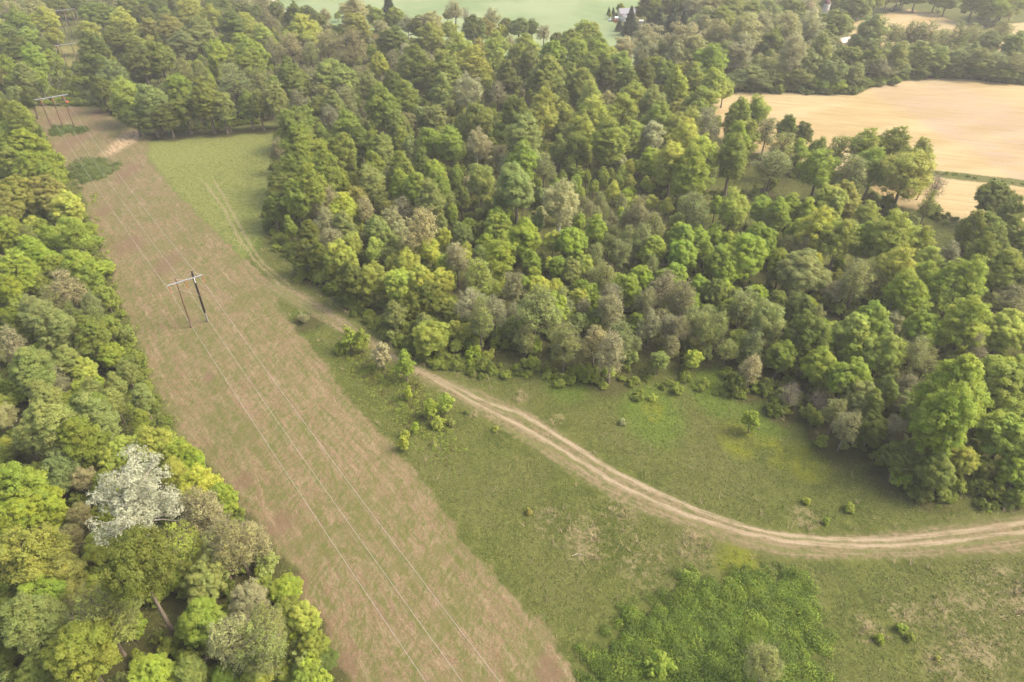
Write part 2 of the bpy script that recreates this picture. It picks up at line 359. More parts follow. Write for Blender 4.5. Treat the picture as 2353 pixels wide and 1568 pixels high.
# form: H height, zc crown centre, rx, rz crown radii, nl lobes, lr lobe radius range, cover leaf cover, ls leaf size, top taper, pale bark, twigs
FORMS = dict(
    m=dict(H=17, zc=9.6, rx=4.8, rz=6.6, nl=62, lr=(.9, 2.0), cover=1.15, ls=.17, taper=.25, bark=0, tw=0, nsub=13, irr=.34),
    p=dict(H=23, zc=13.0, rx=3.9, rz=8.4, nl=76, lr=(.85, 1.7), cover=1.0, ls=.17, taper=.42, bark=0, tw=0, nsub=11, irr=.30),
    y=dict(H=20, zc=11.8, rx=4.8, rz=8.0, nl=66, lr=(.9, 1.9), cover=.66, ls=.17, taper=.35, bark=0, tw=1, nsub=12, irr=.40),
    o=dict(H=17, zc=9.8, rx=4.7, rz=6.6, nl=56, lr=(.9, 1.8), cover=.58, ls=.17, taper=.25, bark=0, tw=1, nsub=11, irr=.42),
    b=dict(H=18, zc=11.0, rx=3.9, rz=7.0, nl=46, lr=(.9, 1.7), cover=.20, ls=.18, taper=.35, bark=0, tw=2, nsub=9, irr=.5),
    s=dict(H=25, zc=15.0, rx=5.8, rz=9.4, nl=66, lr=(1.0, 2.0), cover=.40, ls=.22, taper=.3, bark=1, tw=1, nsub=11, irr=.45),
    w=dict(H=21, zc=13.0, rx=6.2, rz=7.8, nl=50, lr=(1.0, 1.8), cover=.34, ls=.17, taper=.2, bark=1, tw=1, nsub=10, irr=.65),
    h=dict(H=22, zc=16.5, rx=5.0, rz=5.4, nl=56, lr=(1.0, 1.9), cover=.95, ls=.17, taper=.2, bark=0, tw=0, nsub=12, irr=.3),
    d=dict(H=12, zc=7.2, rx=3.6, rz=4.8, nl=30, lr=(1.0, 1.8), cover=.0, ls=.2, taper=.1, bark=0, tw=2, nsub=8, irr=.3),
    u=dict(H=4.2, zc=2.1, rx=2.2, rz=2.1, nl=24, lr=(.45, 1.0), cover=1.0, ls=.17, taper=.1, bark=0, tw=0, nsub=9, irr=.5),
    k=dict(H=6.5, zc=3.7, rx=1.8, rz=3.0, nl=28, lr=(.4, .8), cover=.7, ls=.15, taper=.6, bark=0, tw=0, nsub=9, irr=.4),
    c=dict(H=15, zc=8.2, rx=4.6, rz=7.4, nl=0, lr=(1, 1), cover=1, ls=.26, taper=1, bark=0, tw=0, nsub=0, irr=0),
)
def make_proto(form):
    f = FORMS[form]; H, zc, rx, rz = f['H'], f['zc'], f['rx'], f['rz']
    parts = []; tb = Tubes(); tw = Tubes(); has_tw = False
    lean = rng.normal(0, .25, 2)
    top = zc + rz * (.55 if form != 'c' else .95)
    tr0 = .020 * H + .04
    zz = np.linspace(0, 1, 9)
    ax = np.stack([lean[0] * zz + .12 * np.sin(zz * 7 + rng.uniform(0, 6)), lean[1] * zz + .12 * np.sin(zz * 6 + rng.uniform(0, 6)), zz * top - .3 * (zz == 0)], 1)
    ax[:, :2] -= ax[0, :2]
    tb.add(ax, tr0 * (1 - .82 * zz) * np.where(zz == 0, 1.25, 1), 7)
    def axis(z):
        return np.array([np.interp(z, ax[:, 2], ax[:, 0]), np.interp(z, ax[:, 2], ax[:, 1]), z])
    if form == 'c':
        z = 1.3
        while z < H - .3:
            rr = rx * (1 - ((z - .8) / (H - .6)) ** 1.25) * rng.uniform(.8, 1.1) + .25; nb = int(9 + rr * 2)
            for q in range(nb):
                a = q * 2 * math.pi / nb + rng.uniform(0, .5); L = rr * rng.uniform(.75, 1.12)
                e = np.array([math.cos(a) * L, math.sin(a) * L, -.10 * L]); o = np.array([0, 0, z])
                tb.add([o, o + e * .5 + [0, 0, .1], o + e], [.06, .04, .012], 3)
                n = int(26 * L / 2 + 8); tt = rng.uniform(.15, 1, n) ** .8
                side = np.array([-math.sin(a), math.cos(a), 0])
                P = o + e[None] * tt[:, None] + side[None] * (rng.normal(0, .30, n) * (1.15 - tt) * L * .55)[:, None] + rng.normal(0, .13, (n, 3))
                parts.append(leaf_quads(P, np.tile([0, 0, 1.], (n, 1)), f['ls'] * 1.2, rng.uniform(0, 1, n) * .6 + rng.uniform(0, .4), rng.uniform(0, 1, n)))
            z += .62
        lobes = []
    else:
        lobes = []; tries = 0
        un = lambda v: v / np.linalg.norm(v)
        big = [un(rng.normal(0, 1, 3) * [1, 1, .8] + [0, 0, .25]) for _ in range(4)]; dent = [un(rng.normal(0, 1, 3)) for _ in range(4)]
        while len(lobes) < f['nl'] and tries < 4000:
            tries += 1
            d = rng.normal(0, 1, 3); d /= np.linalg.norm(d)
            if d[2] < -.75: continue
            rr = rng.uniform(.45, .80) if rng.random() > .25 else rng.uniform(.1, .5)
            bulge = 1 + f['irr'] * (max(0, max(np.dot(d, b) for b in big) - .55) / .45 - .45 * max(0, max(np.dot(d, b) for b in dent) - .5) / .5)
            tap = 1 - f['taper'] * max(0, d[2]) ** 1.3
            if form in 'pky': tap *= 1 - .12 * max(0, -d[2])
            lr = rng.uniform(*f['lr'])
            c = np.array([d[0] * rx * rr * tap * bulge, d[1] * rx * rr * tap * bulge, d[2] * rz * rr * bulge])
            c = c + [ax[5, 0], ax[5, 1], zc]
            if any(np.linalg.norm(c - l[0]) < .62 * (lr + l[1]) * .8 for l in lobes) and tries < 2500: continue
            lobes.append((c, lr))
        C = np.array([l[0] for l in lobes]); LR = np.array([l[1] for l in lobes])
        for li, (c, lr) in enumerate(lobes):
            hz = max(zc - rz * .55, c[2] - np.linalg.norm(c[:2]) * rng.uniform(.6, 1.1) - .5); hz = min(hz, top * .96); hz = max(hz, H * .12)
            a0 = axis(hz); mid = (a0 + c) / 2 + rng.normal(0, .25, 3) + [0, 0, .15]; L = np.linalg.norm(c - a0)
            r0 = min(.018 * L + .045, tr0 * .5)
            if f['tw'] == 2: r0 *= 1.15
            tb.add([a0, (a0 + mid) / 2, mid, (mid + c) / 2, c], [r0, r0 * .85, r0 * .62, r0 * .42, r0 * .22], 4)
            nsub = f['nsub']; sd_ = rng.normal(0, 1, (nsub * 3, 3)); sd_[:, 2] += .25; sd_ /= np.linalg.norm(sd_, axis=1)[:, None]
            keep = []
            for q in sd_:
                if all(np.dot(q, k_) < .62 for k_ in keep): keep.append(q)
                if len(keep) >= nsub: break
            cv = rng.uniform(0, 1); cw = rng.uniform(0, 1)
            for q in keep:
                s_ = c + q * lr * .78 * rng.uniform(.8, 1.12); sr = lr * rng.uniform(.36, .56)
                # drop clumps buried in the crown
                dd = np.linalg.norm(C - s_, axis=1) / LR; dd[li] = 9
                if dd.min() < .55: continue
                if f['tw']:
                    has_tw = True
                    k1 = (c + s_) / 2 + rng.normal(0, .12, 3)
                    tw.add([c, k1, s_], [.042, .03, .018] if f['tw'] == 2 else [.03, .022, .012], 3)
                    if f['tw'] == 2:
                        for _ in range(4):
                            e = s_ + (q + rng.normal(0, .65, 3) + [0, 0, .35]) * sr * 1.25
                            st = k1 + (s_ - k1) * rng.uniform(.2, 1)
                            tw.add([st, (st + e) / 2 + rng.normal(0, .05, 3), e], [.022, .017, .008], 3)
                if f['cover'] > 0:
                    n = int(f['cover'] * 4 * math.pi * sr * sr / (f['ls'] ** 2 * 1.4) * rng.uniform(.7, 1.2)) + 1
                    dr = rng.normal(0, 1, (n, 3)); dr /= np.linalg.norm(dr, axis=1)[:, None]; dr[:, 2] = np.where(dr[:, 2] < -.5, -dr[:, 2], dr[:, 2])
                    P = s_ + dr * sr * (rng.uniform(*((.45, 1.1) if form in 'uk' else (.38, 1.18) if form == 'm' else (.28, 1.32)), n))[:, None] * [1, 1, .85]
                    N = dr * .7 + q * .6 + [0, 0, .6]
                    sv = rng.uniform(0, 1)
                    parts.append(leaf_quads(P, N, f['ls'], .25 * cv + .3 * sv + .45 * rng.uniform(0, 1, n), .5 * cw + .5 * rng.uniform(0, 1, n)))
    bk = PALEBARK if f['bark'] else BARK; nb_ = sum(len(q) for q in tb.F)
    if has_tw and parts:
        for V_, F_ in zip(tw.V, tw.F): tb.V.append(V_); tb.F.append(F_ + tb.n)
    trunk = tb.mesh('trunk_' + form, bk)
    if has_tw and parts and not f['bark']:
        trunk.materials.append(TWIG); trunk.polygons.foreach_set('material_index', np.array([0] * nb_ + [1] * (len(trunk.polygons) - nb_), np.int32))
    crown = leaf_mesh('crown_' + form, parts) if parts else tw.mesh('crown_' + form, TWIG)
    return dict(trunk=trunk, crown=crown, form=form)
NPROTO = dict(m=8, p=8, y=6, o=5, b=7, s=4, w=1, h=1, d=3, u=4, k=3, c=3)
PROTO = {k: [make_proto(k) for _ in range(n)] for k, n in NPROTO.items()}

TINT = dict(G=(.172, .218, .040), g=(.240, .298, .050), l=(.295, .382, .052), y=(.385, .445, .080), o=(.335, .345, .076),
            t=(.390, .395, .185), n=(.300, .308, .140), e=(.272, .328, .094), w=(.52, .51, .31), k=(.060, .098, .050))

# ------------------------------------------------------------------ the trees, read off the photograph
# each block: origin and zoom of the crop they were read in; each entry: crown centre x y, half width, form+colour
TREES = """
@ 0 0 2.351
95 65 55 st, 250 75 75 yt, 140 150 70 yl, 330 150 80 yy, 60 240 80 pg, 200 260 70 pl, 380 270 60 yy, 290 330 60 pG, 30 360 60 pg, 130 380 80 pG
250 440 70 pl, 370 430 55 yl, 20 440 40 yy, 60 560 70 oo, 170 560 70 pe, 270 570 60 yl, 120 680 65 oe, 210 690 55 pG, 50 790 60 pg, 150 850 75 pg
240 930 55 mG, 50 960 65 ml, 180 1020 95 ml, 70 1150 85 mg, 220 1180 100 ml, 360 1140 70 ml, 350 1260 80 mg, 150 1380 120 mo, 330 1370 110 mo
480 1490 100 my, 60 1480 90 mo, 430 1350 50 mG, 430 60 60 yG, 500 20 60 pG, 380 20 50 pG, 700 100 110 mg, 620 240 75 yy, 880 160 75 yy, 900 50 70 mg
1000 110 60 mG, 1060 200 70 yo, 680 380 95 pG, 830 300 90 pG, 960 330 80 pg, 800 560 90 oe, 900 680 110 oy, 1080 700 90 pe, 1260 640 90 ml
1000 430 90 pG, 1130 400 90 pg, 1200 220 90 po, 1330 90 90 yy, 1290 320 90 pe, 1400 250 90 pe, 1480 60 60 mG, 1640 200 90 pG, 1520 370 70 ml
1620 380 50 ml, 1540 420 60 pl, 1640 600 110 be, 1480 130 70 yy, 1420 520 60 bg, 1300 500 60 be, 1450 700 90 pg, 1560 750 80 pe, 1300 770 90 pg
1490 830 45 ue, 1600 820 60 ml, 1180 820 80 pG, 1080 850 80 pG, 950 830 60 pG, 700 480 80 pG, 720 620 60 pG, 760 740 50 uG, 1120 60 60 mG, 1230 20 60 mg
1180 130 70 mg, 800 20 60 bt, 1050 20 60 mg, 640 330 40 yy, 570 40 40 pG, 1400 30 60 bt, 1700 20 50 bt, 1860 30 50 bt, 1570 20 50 mg
@ 700 0 2.351
60 90 70 mG, 170 100 60 yG, 300 90 60 mG, 430 110 60 mG, 530 110 60 mG, 600 140 50 mG, 640 120 45 yt, 735 110 25 yl, 370 150 45 yy, 90 190 90 yy
240 160 60 bn, 200 250 70 yy, 480 230 110 yy, 60 330 70 ml, 130 390 100 ml, 20 480 60 mg, 130 480 100 pg, 270 370 55 bn, 400 330 80 bt, 490 340 50 bn
550 380 60 be, 660 320 80 bn, 830 340 110 bn, 975 380 40 ml, 850 100 90 yt, 860 200 100 mo, 1000 130 60 yl, 1100 65 75 ck, 1150 130 60 ml
1050 200 60 st, 950 70 30 pg, 1110 290 100 pG, 1230 180 60 st, 1310 200 60 pG, 1300 330 60 ml, 1560 80 60 bt, 1640 110 40 dn, 1400 180 80 yt
1400 270 90 yy, 1520 220 60 yy, 1510 110 30 mo, 1690 200 80 pG, 1790 210 65 mo, 1895 230 45 my, 1820 130 60 bt, 1920 180 50 mG, 2010 200 60 pG
2110 200 50 pG, 2190 240 45 bt, 2290 290 50 mG, 2070 300 60 pl, 1850 310 70 yy, 1950 320 45 bt, 1590 370 90 yy, 1730 350 60 yo, 1830 400 80 yy
2000 430 80 yl, 2100 370 60 yy, 2240 400 90 pl, 1700 470 110 yy, 1500 520 100 pg, 1420 600 70 pG, 1280 470 110 pg, 1220 390 50 bt, 1350 460 60 bn
1130 420 50 bn, 1030 470 60 my, 720 560 130 me, 400 560 80 pg, 570 600 70 bt, 500 600 60 pg, 180 640 90 be, 30 620 70 be, 460 740 60 bn, 640 660 50 by
800 720 80 be, 890 720 50 ml, 930 800 40 bn, 1060 760 100 pg, 1220 700 90 pg, 1310 620 50 bn, 1480 680 90 pe, 1640 660 100 st, 1860 660 60 bn
1960 640 50 my, 1820 800 40 ml, 1930 560 80 pG, 2200 560 110 pg, 2090 470 80 pG, 2200 760 90 yy, 2180 880 90 yy, 2330 800 60 yy, 2010 860 100 pG
2070 1000 120 pe, 2300 1060 60 pg, 1730 850 100 pg, 1430 850 80 me, 1330 830 60 me, 1230 870 60 on, 1310 880 30 mo, 690 840 70 bn, 600 780 60 pg
450 880 120 mg, 500 960 60 pg, 820 910 90 pg, 480 1060 110 pg, 600 1090 90 pg, 760 1080 90 pg, 850 1100 40 bn, 330 1060 60 bn, 390 1220 80 pg
1000 1050 80 pg, 1050 1060 70 pe, 1180 1010 60 pg, 1250 1050 60 pe, 1390 1000 80 pl, 1540 1020 90 pl, 1720 1040 90 st, 1810 1050 65 mg, 1880 1110 50 bn
1930 1180 70 ot, 1220 1150 50 on, 1180 1200 80 pg, 1430 1230 70 pl, 1610 1400 60 pG, 1750 1300 100 oe, 2000 1330 110 pe, 2050 1180 90 pl, 2190 1200 60 be
500 1200 80 pg, 640 1230 100 pg, 800 1200 60 mg, 550 1330 100 pg, 450 1400 90 pg, 330 1350 80 pG, 280 1450 70 pG, 600 1450 60 bt, 680 1420 70 bt
880 1390 70 oo, 970 1290 100 oe, 1090 1280 60 me, 1180 1320 70 pl, 1300 1340 90 pl, 1400 1420 90 pe, 1050 1430 60 me, 1100 1490 60 mo, 1200 1470 60 bt
1450 1350 80 pg, 1520 1430 60 pe, 780 1470 90 yy, 930 1480 60 bt, 1920 1430 70 me, 2310 1440 120 st, 1800 1470 30 bn, 1870 1550 70 ml
900 1000 70 pg, 1130 880 70 pg, 1620 920 60 pg, 1900 960 70 pg, 300 700 70 pe, 960 620 60 pe, 1580 600 60 pG, 700 760 70 pe, 1000 1180 70 pg
2300 700 60 pG, 2300 940 60 pG, 1330 1170 60 pG, 1960 760 60 pe, 1120 600 60 pG, 880 560 60 be, 180 750 60 pG, 100 740 60 pg
@ 900 600 2.139
1060 230 55 me, 1160 200 50 mG, 1270 180 80 ml, 1430 260 100 ml, 1480 400 60 ml, 60 200 60 pG, 170 130 60 bt, 280 150 60 pe, 400 190 30 oy, 500 210 80 me
590 130 70 ot, 640 200 60 ot, 770 200 110 bt, 330 280 70 oy, 200 250 60 bt, 480 320 60 oy, 560 350 50 me, 820 320 80 oy, 700 400 70 oy, 270 380 90 my
130 480 55 uy, 340 520 90 mG, 470 520 80 oy, 640 560 100 my, 780 540 90 my, 900 540 80 my, 1010 380 70 bt, 1280 380 100 ol, 1130 500 90 by, 1270 520 50 oy
1100 680 80 bt, 1160 780 80 be, 850 640 90 mG, 720 680 80 mG, 620 730 70 me, 840 870 110 my, 990 830 50 my, 1000 930 35 my, 1110 990 60 ul, 1200 1000 40 uy
1260 720 80 bn, 1370 560 60 bn, 1530 700 130 be, 1620 700 90 ml, 1680 680 70 be, 1790 620 60 my, 1740 460 60 me, 1830 420 60 my, 1650 440 60 ml
1870 600 60 ml, 1900 380 50 be, 1960 500 70 be, 1990 620 70 bn, 2060 350 60 be, 2100 260 60 be, 2090 150 50 be, 1900 200 60 pl, 1750 270 90 ml
1620 280 60 my, 1700 900 90 be, 1760 960 60 bn, 1900 900 80 bt, 2000 960 90 bt, 2060 870 70 be, 2100 1000 60 ue, 2080 560 80 ml, 1900 760 50 me
2000 700 80 bn, 30 330 60 pG, 120 350 60 pG, 200 560 50 uG, 60 430 50 uG, 420 640 60 uG, 560 820 50 uG, 700 900 50 uG, 1450 880 60 be, 1360 820 60 me, 960 700 60 my, 1050 850 50 my, 930 420 60 oy
@ 1700 0 1.715
20 230 60 pg, 80 190 60 yl, 120 200 60 my, 60 270 50 pl, 150 250 60 pl, 180 300 60 pl, 230 330 60 my, 50 330 50 pg, 130 350 50 pg, 210 380 50 pG
20 400 50 pg, 280 350 60 pl, 320 430 50 pG, 400 400 50 pG, 500 370 60 ml, 440 350 50 my, 590 370 50 my, 560 450 60 pl, 650 430 60 yl, 750 450 60 py
810 460 45 my, 700 510 40 my, 70 450 60 pg, 120 520 60 yy, 200 550 50 yt, 130 600 90 yy, 280 590 70 yy, 350 520 70 yy, 440 540 60 pe, 590 580 60 mo
680 560 80 yl, 470 640 80 yl, 60 690 80 yy, 600 660 80 yy, 330 720 70 yy, 200 740 80 pg, 60 760 50 pg, 430 720 60 yt, 720 640 70 bn, 600 760 100 yy
700 820 80 yy, 540 850 80 yy, 640 900 100 yl, 430 850 60 ml, 880 610 60 pl, 970 590 60 yl, 870 730 60 pl, 850 830 70 pg, 940 700 60 yl, 1030 680 50 be
1125 670 45 pg, 1210 690 45 mG, 1110 770 60 be, 1060 850 70 be, 1190 780 50 yl, 1290 770 40 yl, 1400 770 50 bl, 1300 880 90 yl, 1450 880 80 be
1540 780 70 yl, 1690 770 80 yg, 1810 800 60 yg, 1740 900 120 oy, 1580 870 80 yl, 1420 1020 80 mo, 1350 1040 75 my, 1420 1090 45 yo, 1550 1110 50 yy
1900 965 60 dn, 1830 950 45 dn, 2200 1020 80 mG, 2280 1110 60 pG, 1900 1080 35 uG, 1860 1060 40 bg, 850 1080 75 yy, 1000 1080 50 pl, 1080 1100 60 pl, 1150 1080 50 pl, 1230 1100 50 pl
400 200 80 st, 290 260 60 st, 590 230 100 st, 700 160 60 yn, 780 170 70 st, 650 290 80 yt, 740 330 80 yl, 810 290 60 ye, 880 280 70 st, 930 160 80 st
1050 230 60 mg, 1000 130 60 st, 1130 150 80 st, 1240 130 70 st, 1170 280 70 st, 1380 130 85 mg, 1300 270 60 ye, 970 390 60 ye, 1080 390 60 ye, 1190 400 60 ye
1300 420 60 ml, 1400 440 50 ml, 1440 300 60 mg, 1570 320 50 mg, 1480 380 50 ye, 1610 350 50 bn, 1660 370 50 bn, 1700 300 50 ye, 1560 180 80 ye, 1680 180 50 be
1760 190 45 be, 1840 180 60 be, 1930 200 45 be, 2010 210 60 be, 2080 180 50 be, 2240 170 55 be, 2180 220 50 ye, 2300 230 60 ye, 1800 280 60 ye, 1900 300 70 ye
2000 310 60 ye, 2100 310 70 ye, 2200 320 70 be, 2300 330 60 be, 900 400 60 ye, 860 430 50 mg, 1020 420 50 ye, 1240 340 60 me, 1370 370 60 me, 560 310 60 yt, 490 290 60 ye
400 290 60 yt, 1520 420 40 mg, 1750 370 50 ye, 1850 370 50 mG, 1960 380 50 mG, 2070 390 50 mG, 2180 400 50 mG, 2290 400 60 mG
330 100 45 ck, 470 115 55 ck, 540 110 55 ck, 600 120 45 ck, 270 125 20 ck, 420 45 60 mG, 490 40 50 mG, 450 85 40 mG, 277 45 20 ml, 218 55 12 ck, 240 56 11 ck, 222 75 12 ml, 580 40 50 mG
650 40 60 yt, 750 60 80 yt, 840 70 80 ye, 720 110 60 ye, 880 30 60 ye, 960 80 60 yg, 1030 60 60 ye, 800 110 60 yg, 1180 80 50 mg, 1250 60 50 yt, 1130 40 50 mg, 1060 20 50 bt
1420 10 40 mG, 1500 50 60 mg, 1560 30 60 mg, 1870 25 45 mG, 1950 45 60 mg, 2040 60 70 mg, 2120 70 50 mg, 2200 40 60 ml, 2270 60 50 yg, 1740 15 50 mg, 1640 20 50 yg, 2320 20 50 yg
1360 15 40 mG, 2000 20 50 mg, 2100 20 60 mg, 1800 15 40 mG, 1480 20 50 mG, 2180 10 50 mg, 2260 15 60 mg, 680 20 50 ye, 560 10 50 mG
@ 1900 300 1.96
255 710 40 my, 30 700 70 bn, 350 640 80 be, 280 820 80 ml, 390 830 60 ml, 470 790 50 ml, 560 850 70 ml, 750 820 90 ml, 120 900 70 ml, 290 910 80 ml, 420 900 60 ml
520 950 90 ml, 540 1010 70 ml, 680 930 110 ml, 870 970 80 ml, 780 850 60 mg, 30 1050 60 ml, 250 1060 70 ml, 390 1110 60 ml, 480 1130 60 mg
1060 770 100 yy, 960 780 60 yl, 1200 830 100 yy, 1350 830 70 pl, 1510 840 110 yy, 1680 850 70 yy, 1720 950 70 yy, 1000 1000 130 me, 990 860 50 bt
910 860 50 be, 1550 1020 100 yy, 1600 1150 100 yl, 1900 1080 110 yl, 1320 1060 80 be, 1430 1080 60 be, 1200 1050 40 oo, 1180 1120 60 ot, 1860 900 50 bn
1990 760 70 pg, 2090 760 80 pg, 2200 760 60 pg, 2040 930 80 pg, 2150 900 60 pg, 2160 1010 90 pg, 2280 950 50 pG, 2270 830 50 pg, 2050 1180 50 me
2200 1200 70 bn, 170 1120 70 bn, 290 1180 70 bn, 90 1180 60 bn, 600 700 50 be, 800 720 50 be, 120 760 60 be, 60 820 60 be, 2240 1080 70 pG, 1720 1050 70 yl, 1800 1160 80 yl
@ 1900 900 1.96
20 130 50 mg, 100 150 60 bn, 220 150 60 bn, 280 170 60 bn, 420 180 60 be, 500 160 60 be, 560 60 60 ml, 640 40 70 be, 620 250 60 oy, 730 100 50 mg
790 150 100 oe, 860 340 80 mg, 700 400 60 bt, 960 60 80 mG, 1030 220 110 mG, 1100 390 100 ml, 1280 200 90 my, 1400 130 100 ml, 1450 330 110 my
1280 330 60 ml, 1250 470 110 ml, 1560 290 60 ml, 1690 180 90 ml, 1520 130 60 ot, 1950 160 120 yl, 2180 200 110 my, 1660 330 80 be, 1720 370 60 be
1870 350 50 me, 1990 300 60 bn, 930 560 70 dn, 1090 600 55 dn, 1330 600 90 me, 1190 660 60 be, 1260 740 70 bn, 1400 620 60 pg, 1480 540 60 pg
1600 510 50 bn, 1560 640 40 bn, 1400 760 80 mG, 1520 770 70 on, 1650 700 80 my, 1860 560 150 pl, 1850 750 140 pl, 2150 550 170 ml, 2180 800 140 ml
1550 950 85 mG, 1780 1010 100 mg, 1700 900 80 mg, 1900 950 80 my, 2050 1000 60 mG, 1935 1090 25 ue, 2260 1020 90 ml, 2100 1120 60 ug, 2230 1150 70 ug, 700 700 52 kl, 700 260 60 be
2320 480 110 ml, 2330 1000 80 my, 1600 620 60 me, 350 120 60 be
@ 0 600 2.351
80 250 100 ml, 200 270 60 bg, 540 250 100 ol, 620 200 60 ml, 670 290 60 ml, 350 270 70 ol, 30 450 50 st, 130 500 100 pl, 250 400 90 pl, 400 480 100 ml
560 450 90 pl, 700 480 80 ml, 620 580 90 mg, 460 640 90 bt, 380 700 80 be, 60 640 80 pl, 140 750 60 my, 740 680 70 mg, 650 730 60 be, 250 830 100 pe
400 930 110 pe, 640 960 100 pg, 790 1080 80 ml, 770 900 70 mg, 870 1000 60 uG, 110 1080 100 bn, 50 950 50 oG, 590 1220 80 my, 480 1130 80 pe
240 1220 120 pe, 380 1240 60 bt, 440 1330 60 bn, 100 1200 40 ml, 560 1330 60 oy, 660 1350 60 pe, 50 1450 60 sy, 330 1430 100 pe, 640 1480 110 pg, 480 1450 80 pg
950 1250 60 uG, 880 1180 50 uG, 300 600 70 mg, 520 820 60 bg, 60 820 60 mg, 150 960 60 mg, 40 1340 60 mG
@ 0 1200 1.851
40 100 60 st, 300 170 120 pe, 540 120 100 pe, 460 230 100 pg, 40 250 40 my, 30 330 50 mG, 340 400 90 oe, 470 450 60 st, 670 300 90 my, 735 560 215 ww
880 260 90 yy, 1000 330 90 ml, 1060 370 80 ml, 970 420 80 yy, 1130 480 90 yy, 1240 560 70 ml, 1130 620 110 bn, 110 520 140 ml, 240 600 110 ml
80 680 100 ol, 200 880 165 oo, 330 960 110 oo, 760 920 160 hG, 950 1000 60 mg, 1000 830 100 by, 1060 850 90 my, 1220 850 90 be, 1320 790 110 bn
1400 800 80 bt, 1150 980 100 me, 540 830 80 oy, 250 1100 110 ml, 180 1220 130 pe, 560 1220 130 be, 600 1150 100 ml, 280 1350 80 de, 470 1430 170 mg
840 1530 110 ml, 1060 1530 70 pe, 1120 1230 110 ml, 1300 1330 120 bt, 1380 1100 90 on, 1480 1250 100 be, 1580 1050 80 ml, 1600 1180 80 mg
1680 1220 80 my, 1450 1400 120 be, 1740 1350 70 mg, 1780 1450 80 mG, 1650 1450 60 uG, 1420 1530 80 oy, 30 1000 70 mG, 30 1200 80 mG, 20 1420 70 mG
200 1520 90 mG, 1250 1530 60 ml, 60 1060 70 mg, 450 650 60 on, 1560 1500 70 uG, 1700 1560 70 mg
@ 0 0 1
1045 1015 28 kl, 1085 1015 26 kg, 1028 1045 20 ug, 1148 1060 30 kt, 1217 1095 32 kl, 1224 1172 16 kl, 1290 1220 24 kl, 1335 1205 24 kl, 1316 1265 20 uy
1246 1278 14 kl, 1212 1325 18 ky, 1217 1300 14 uy, 1355 1265 12 ue, 1400 1232 8 ue, 1485 1282 10 uy, 880 965 16 bn, 1867 1262 11 ut, 2030 1168 10 uy
2706 1880 16 ul, 2730 1912 14 ul, 2640 1917 15 ul, 2812 1973 8 uy, 1588 1530 11 uo, 1960 1190 12 uy, 1980 2000 40 ul, 2300 1990 52 be, 2550 1520 16 uy, 2420 1500 12 uy, 2480 1560 12 ul
"""
def parse():
    out = []; o = (0, 0, 1)
    for ln in TREES.strip().split('\n'):
        if ln[0] == '@': o = tuple(float(v) for v in ln[1:].split()); continue
        for e in ln.split(','):
            e = e.split()
            if len(e) != 4: continue
            k = 2353 / 3072.
            out.append(((o[0] + float(e[0]) / o[2]) * k, (o[1] + float(e[1]) / o[2]) * k, float(e[2]) / o[2] * k, e[3][0], e[3][1]))
    return out

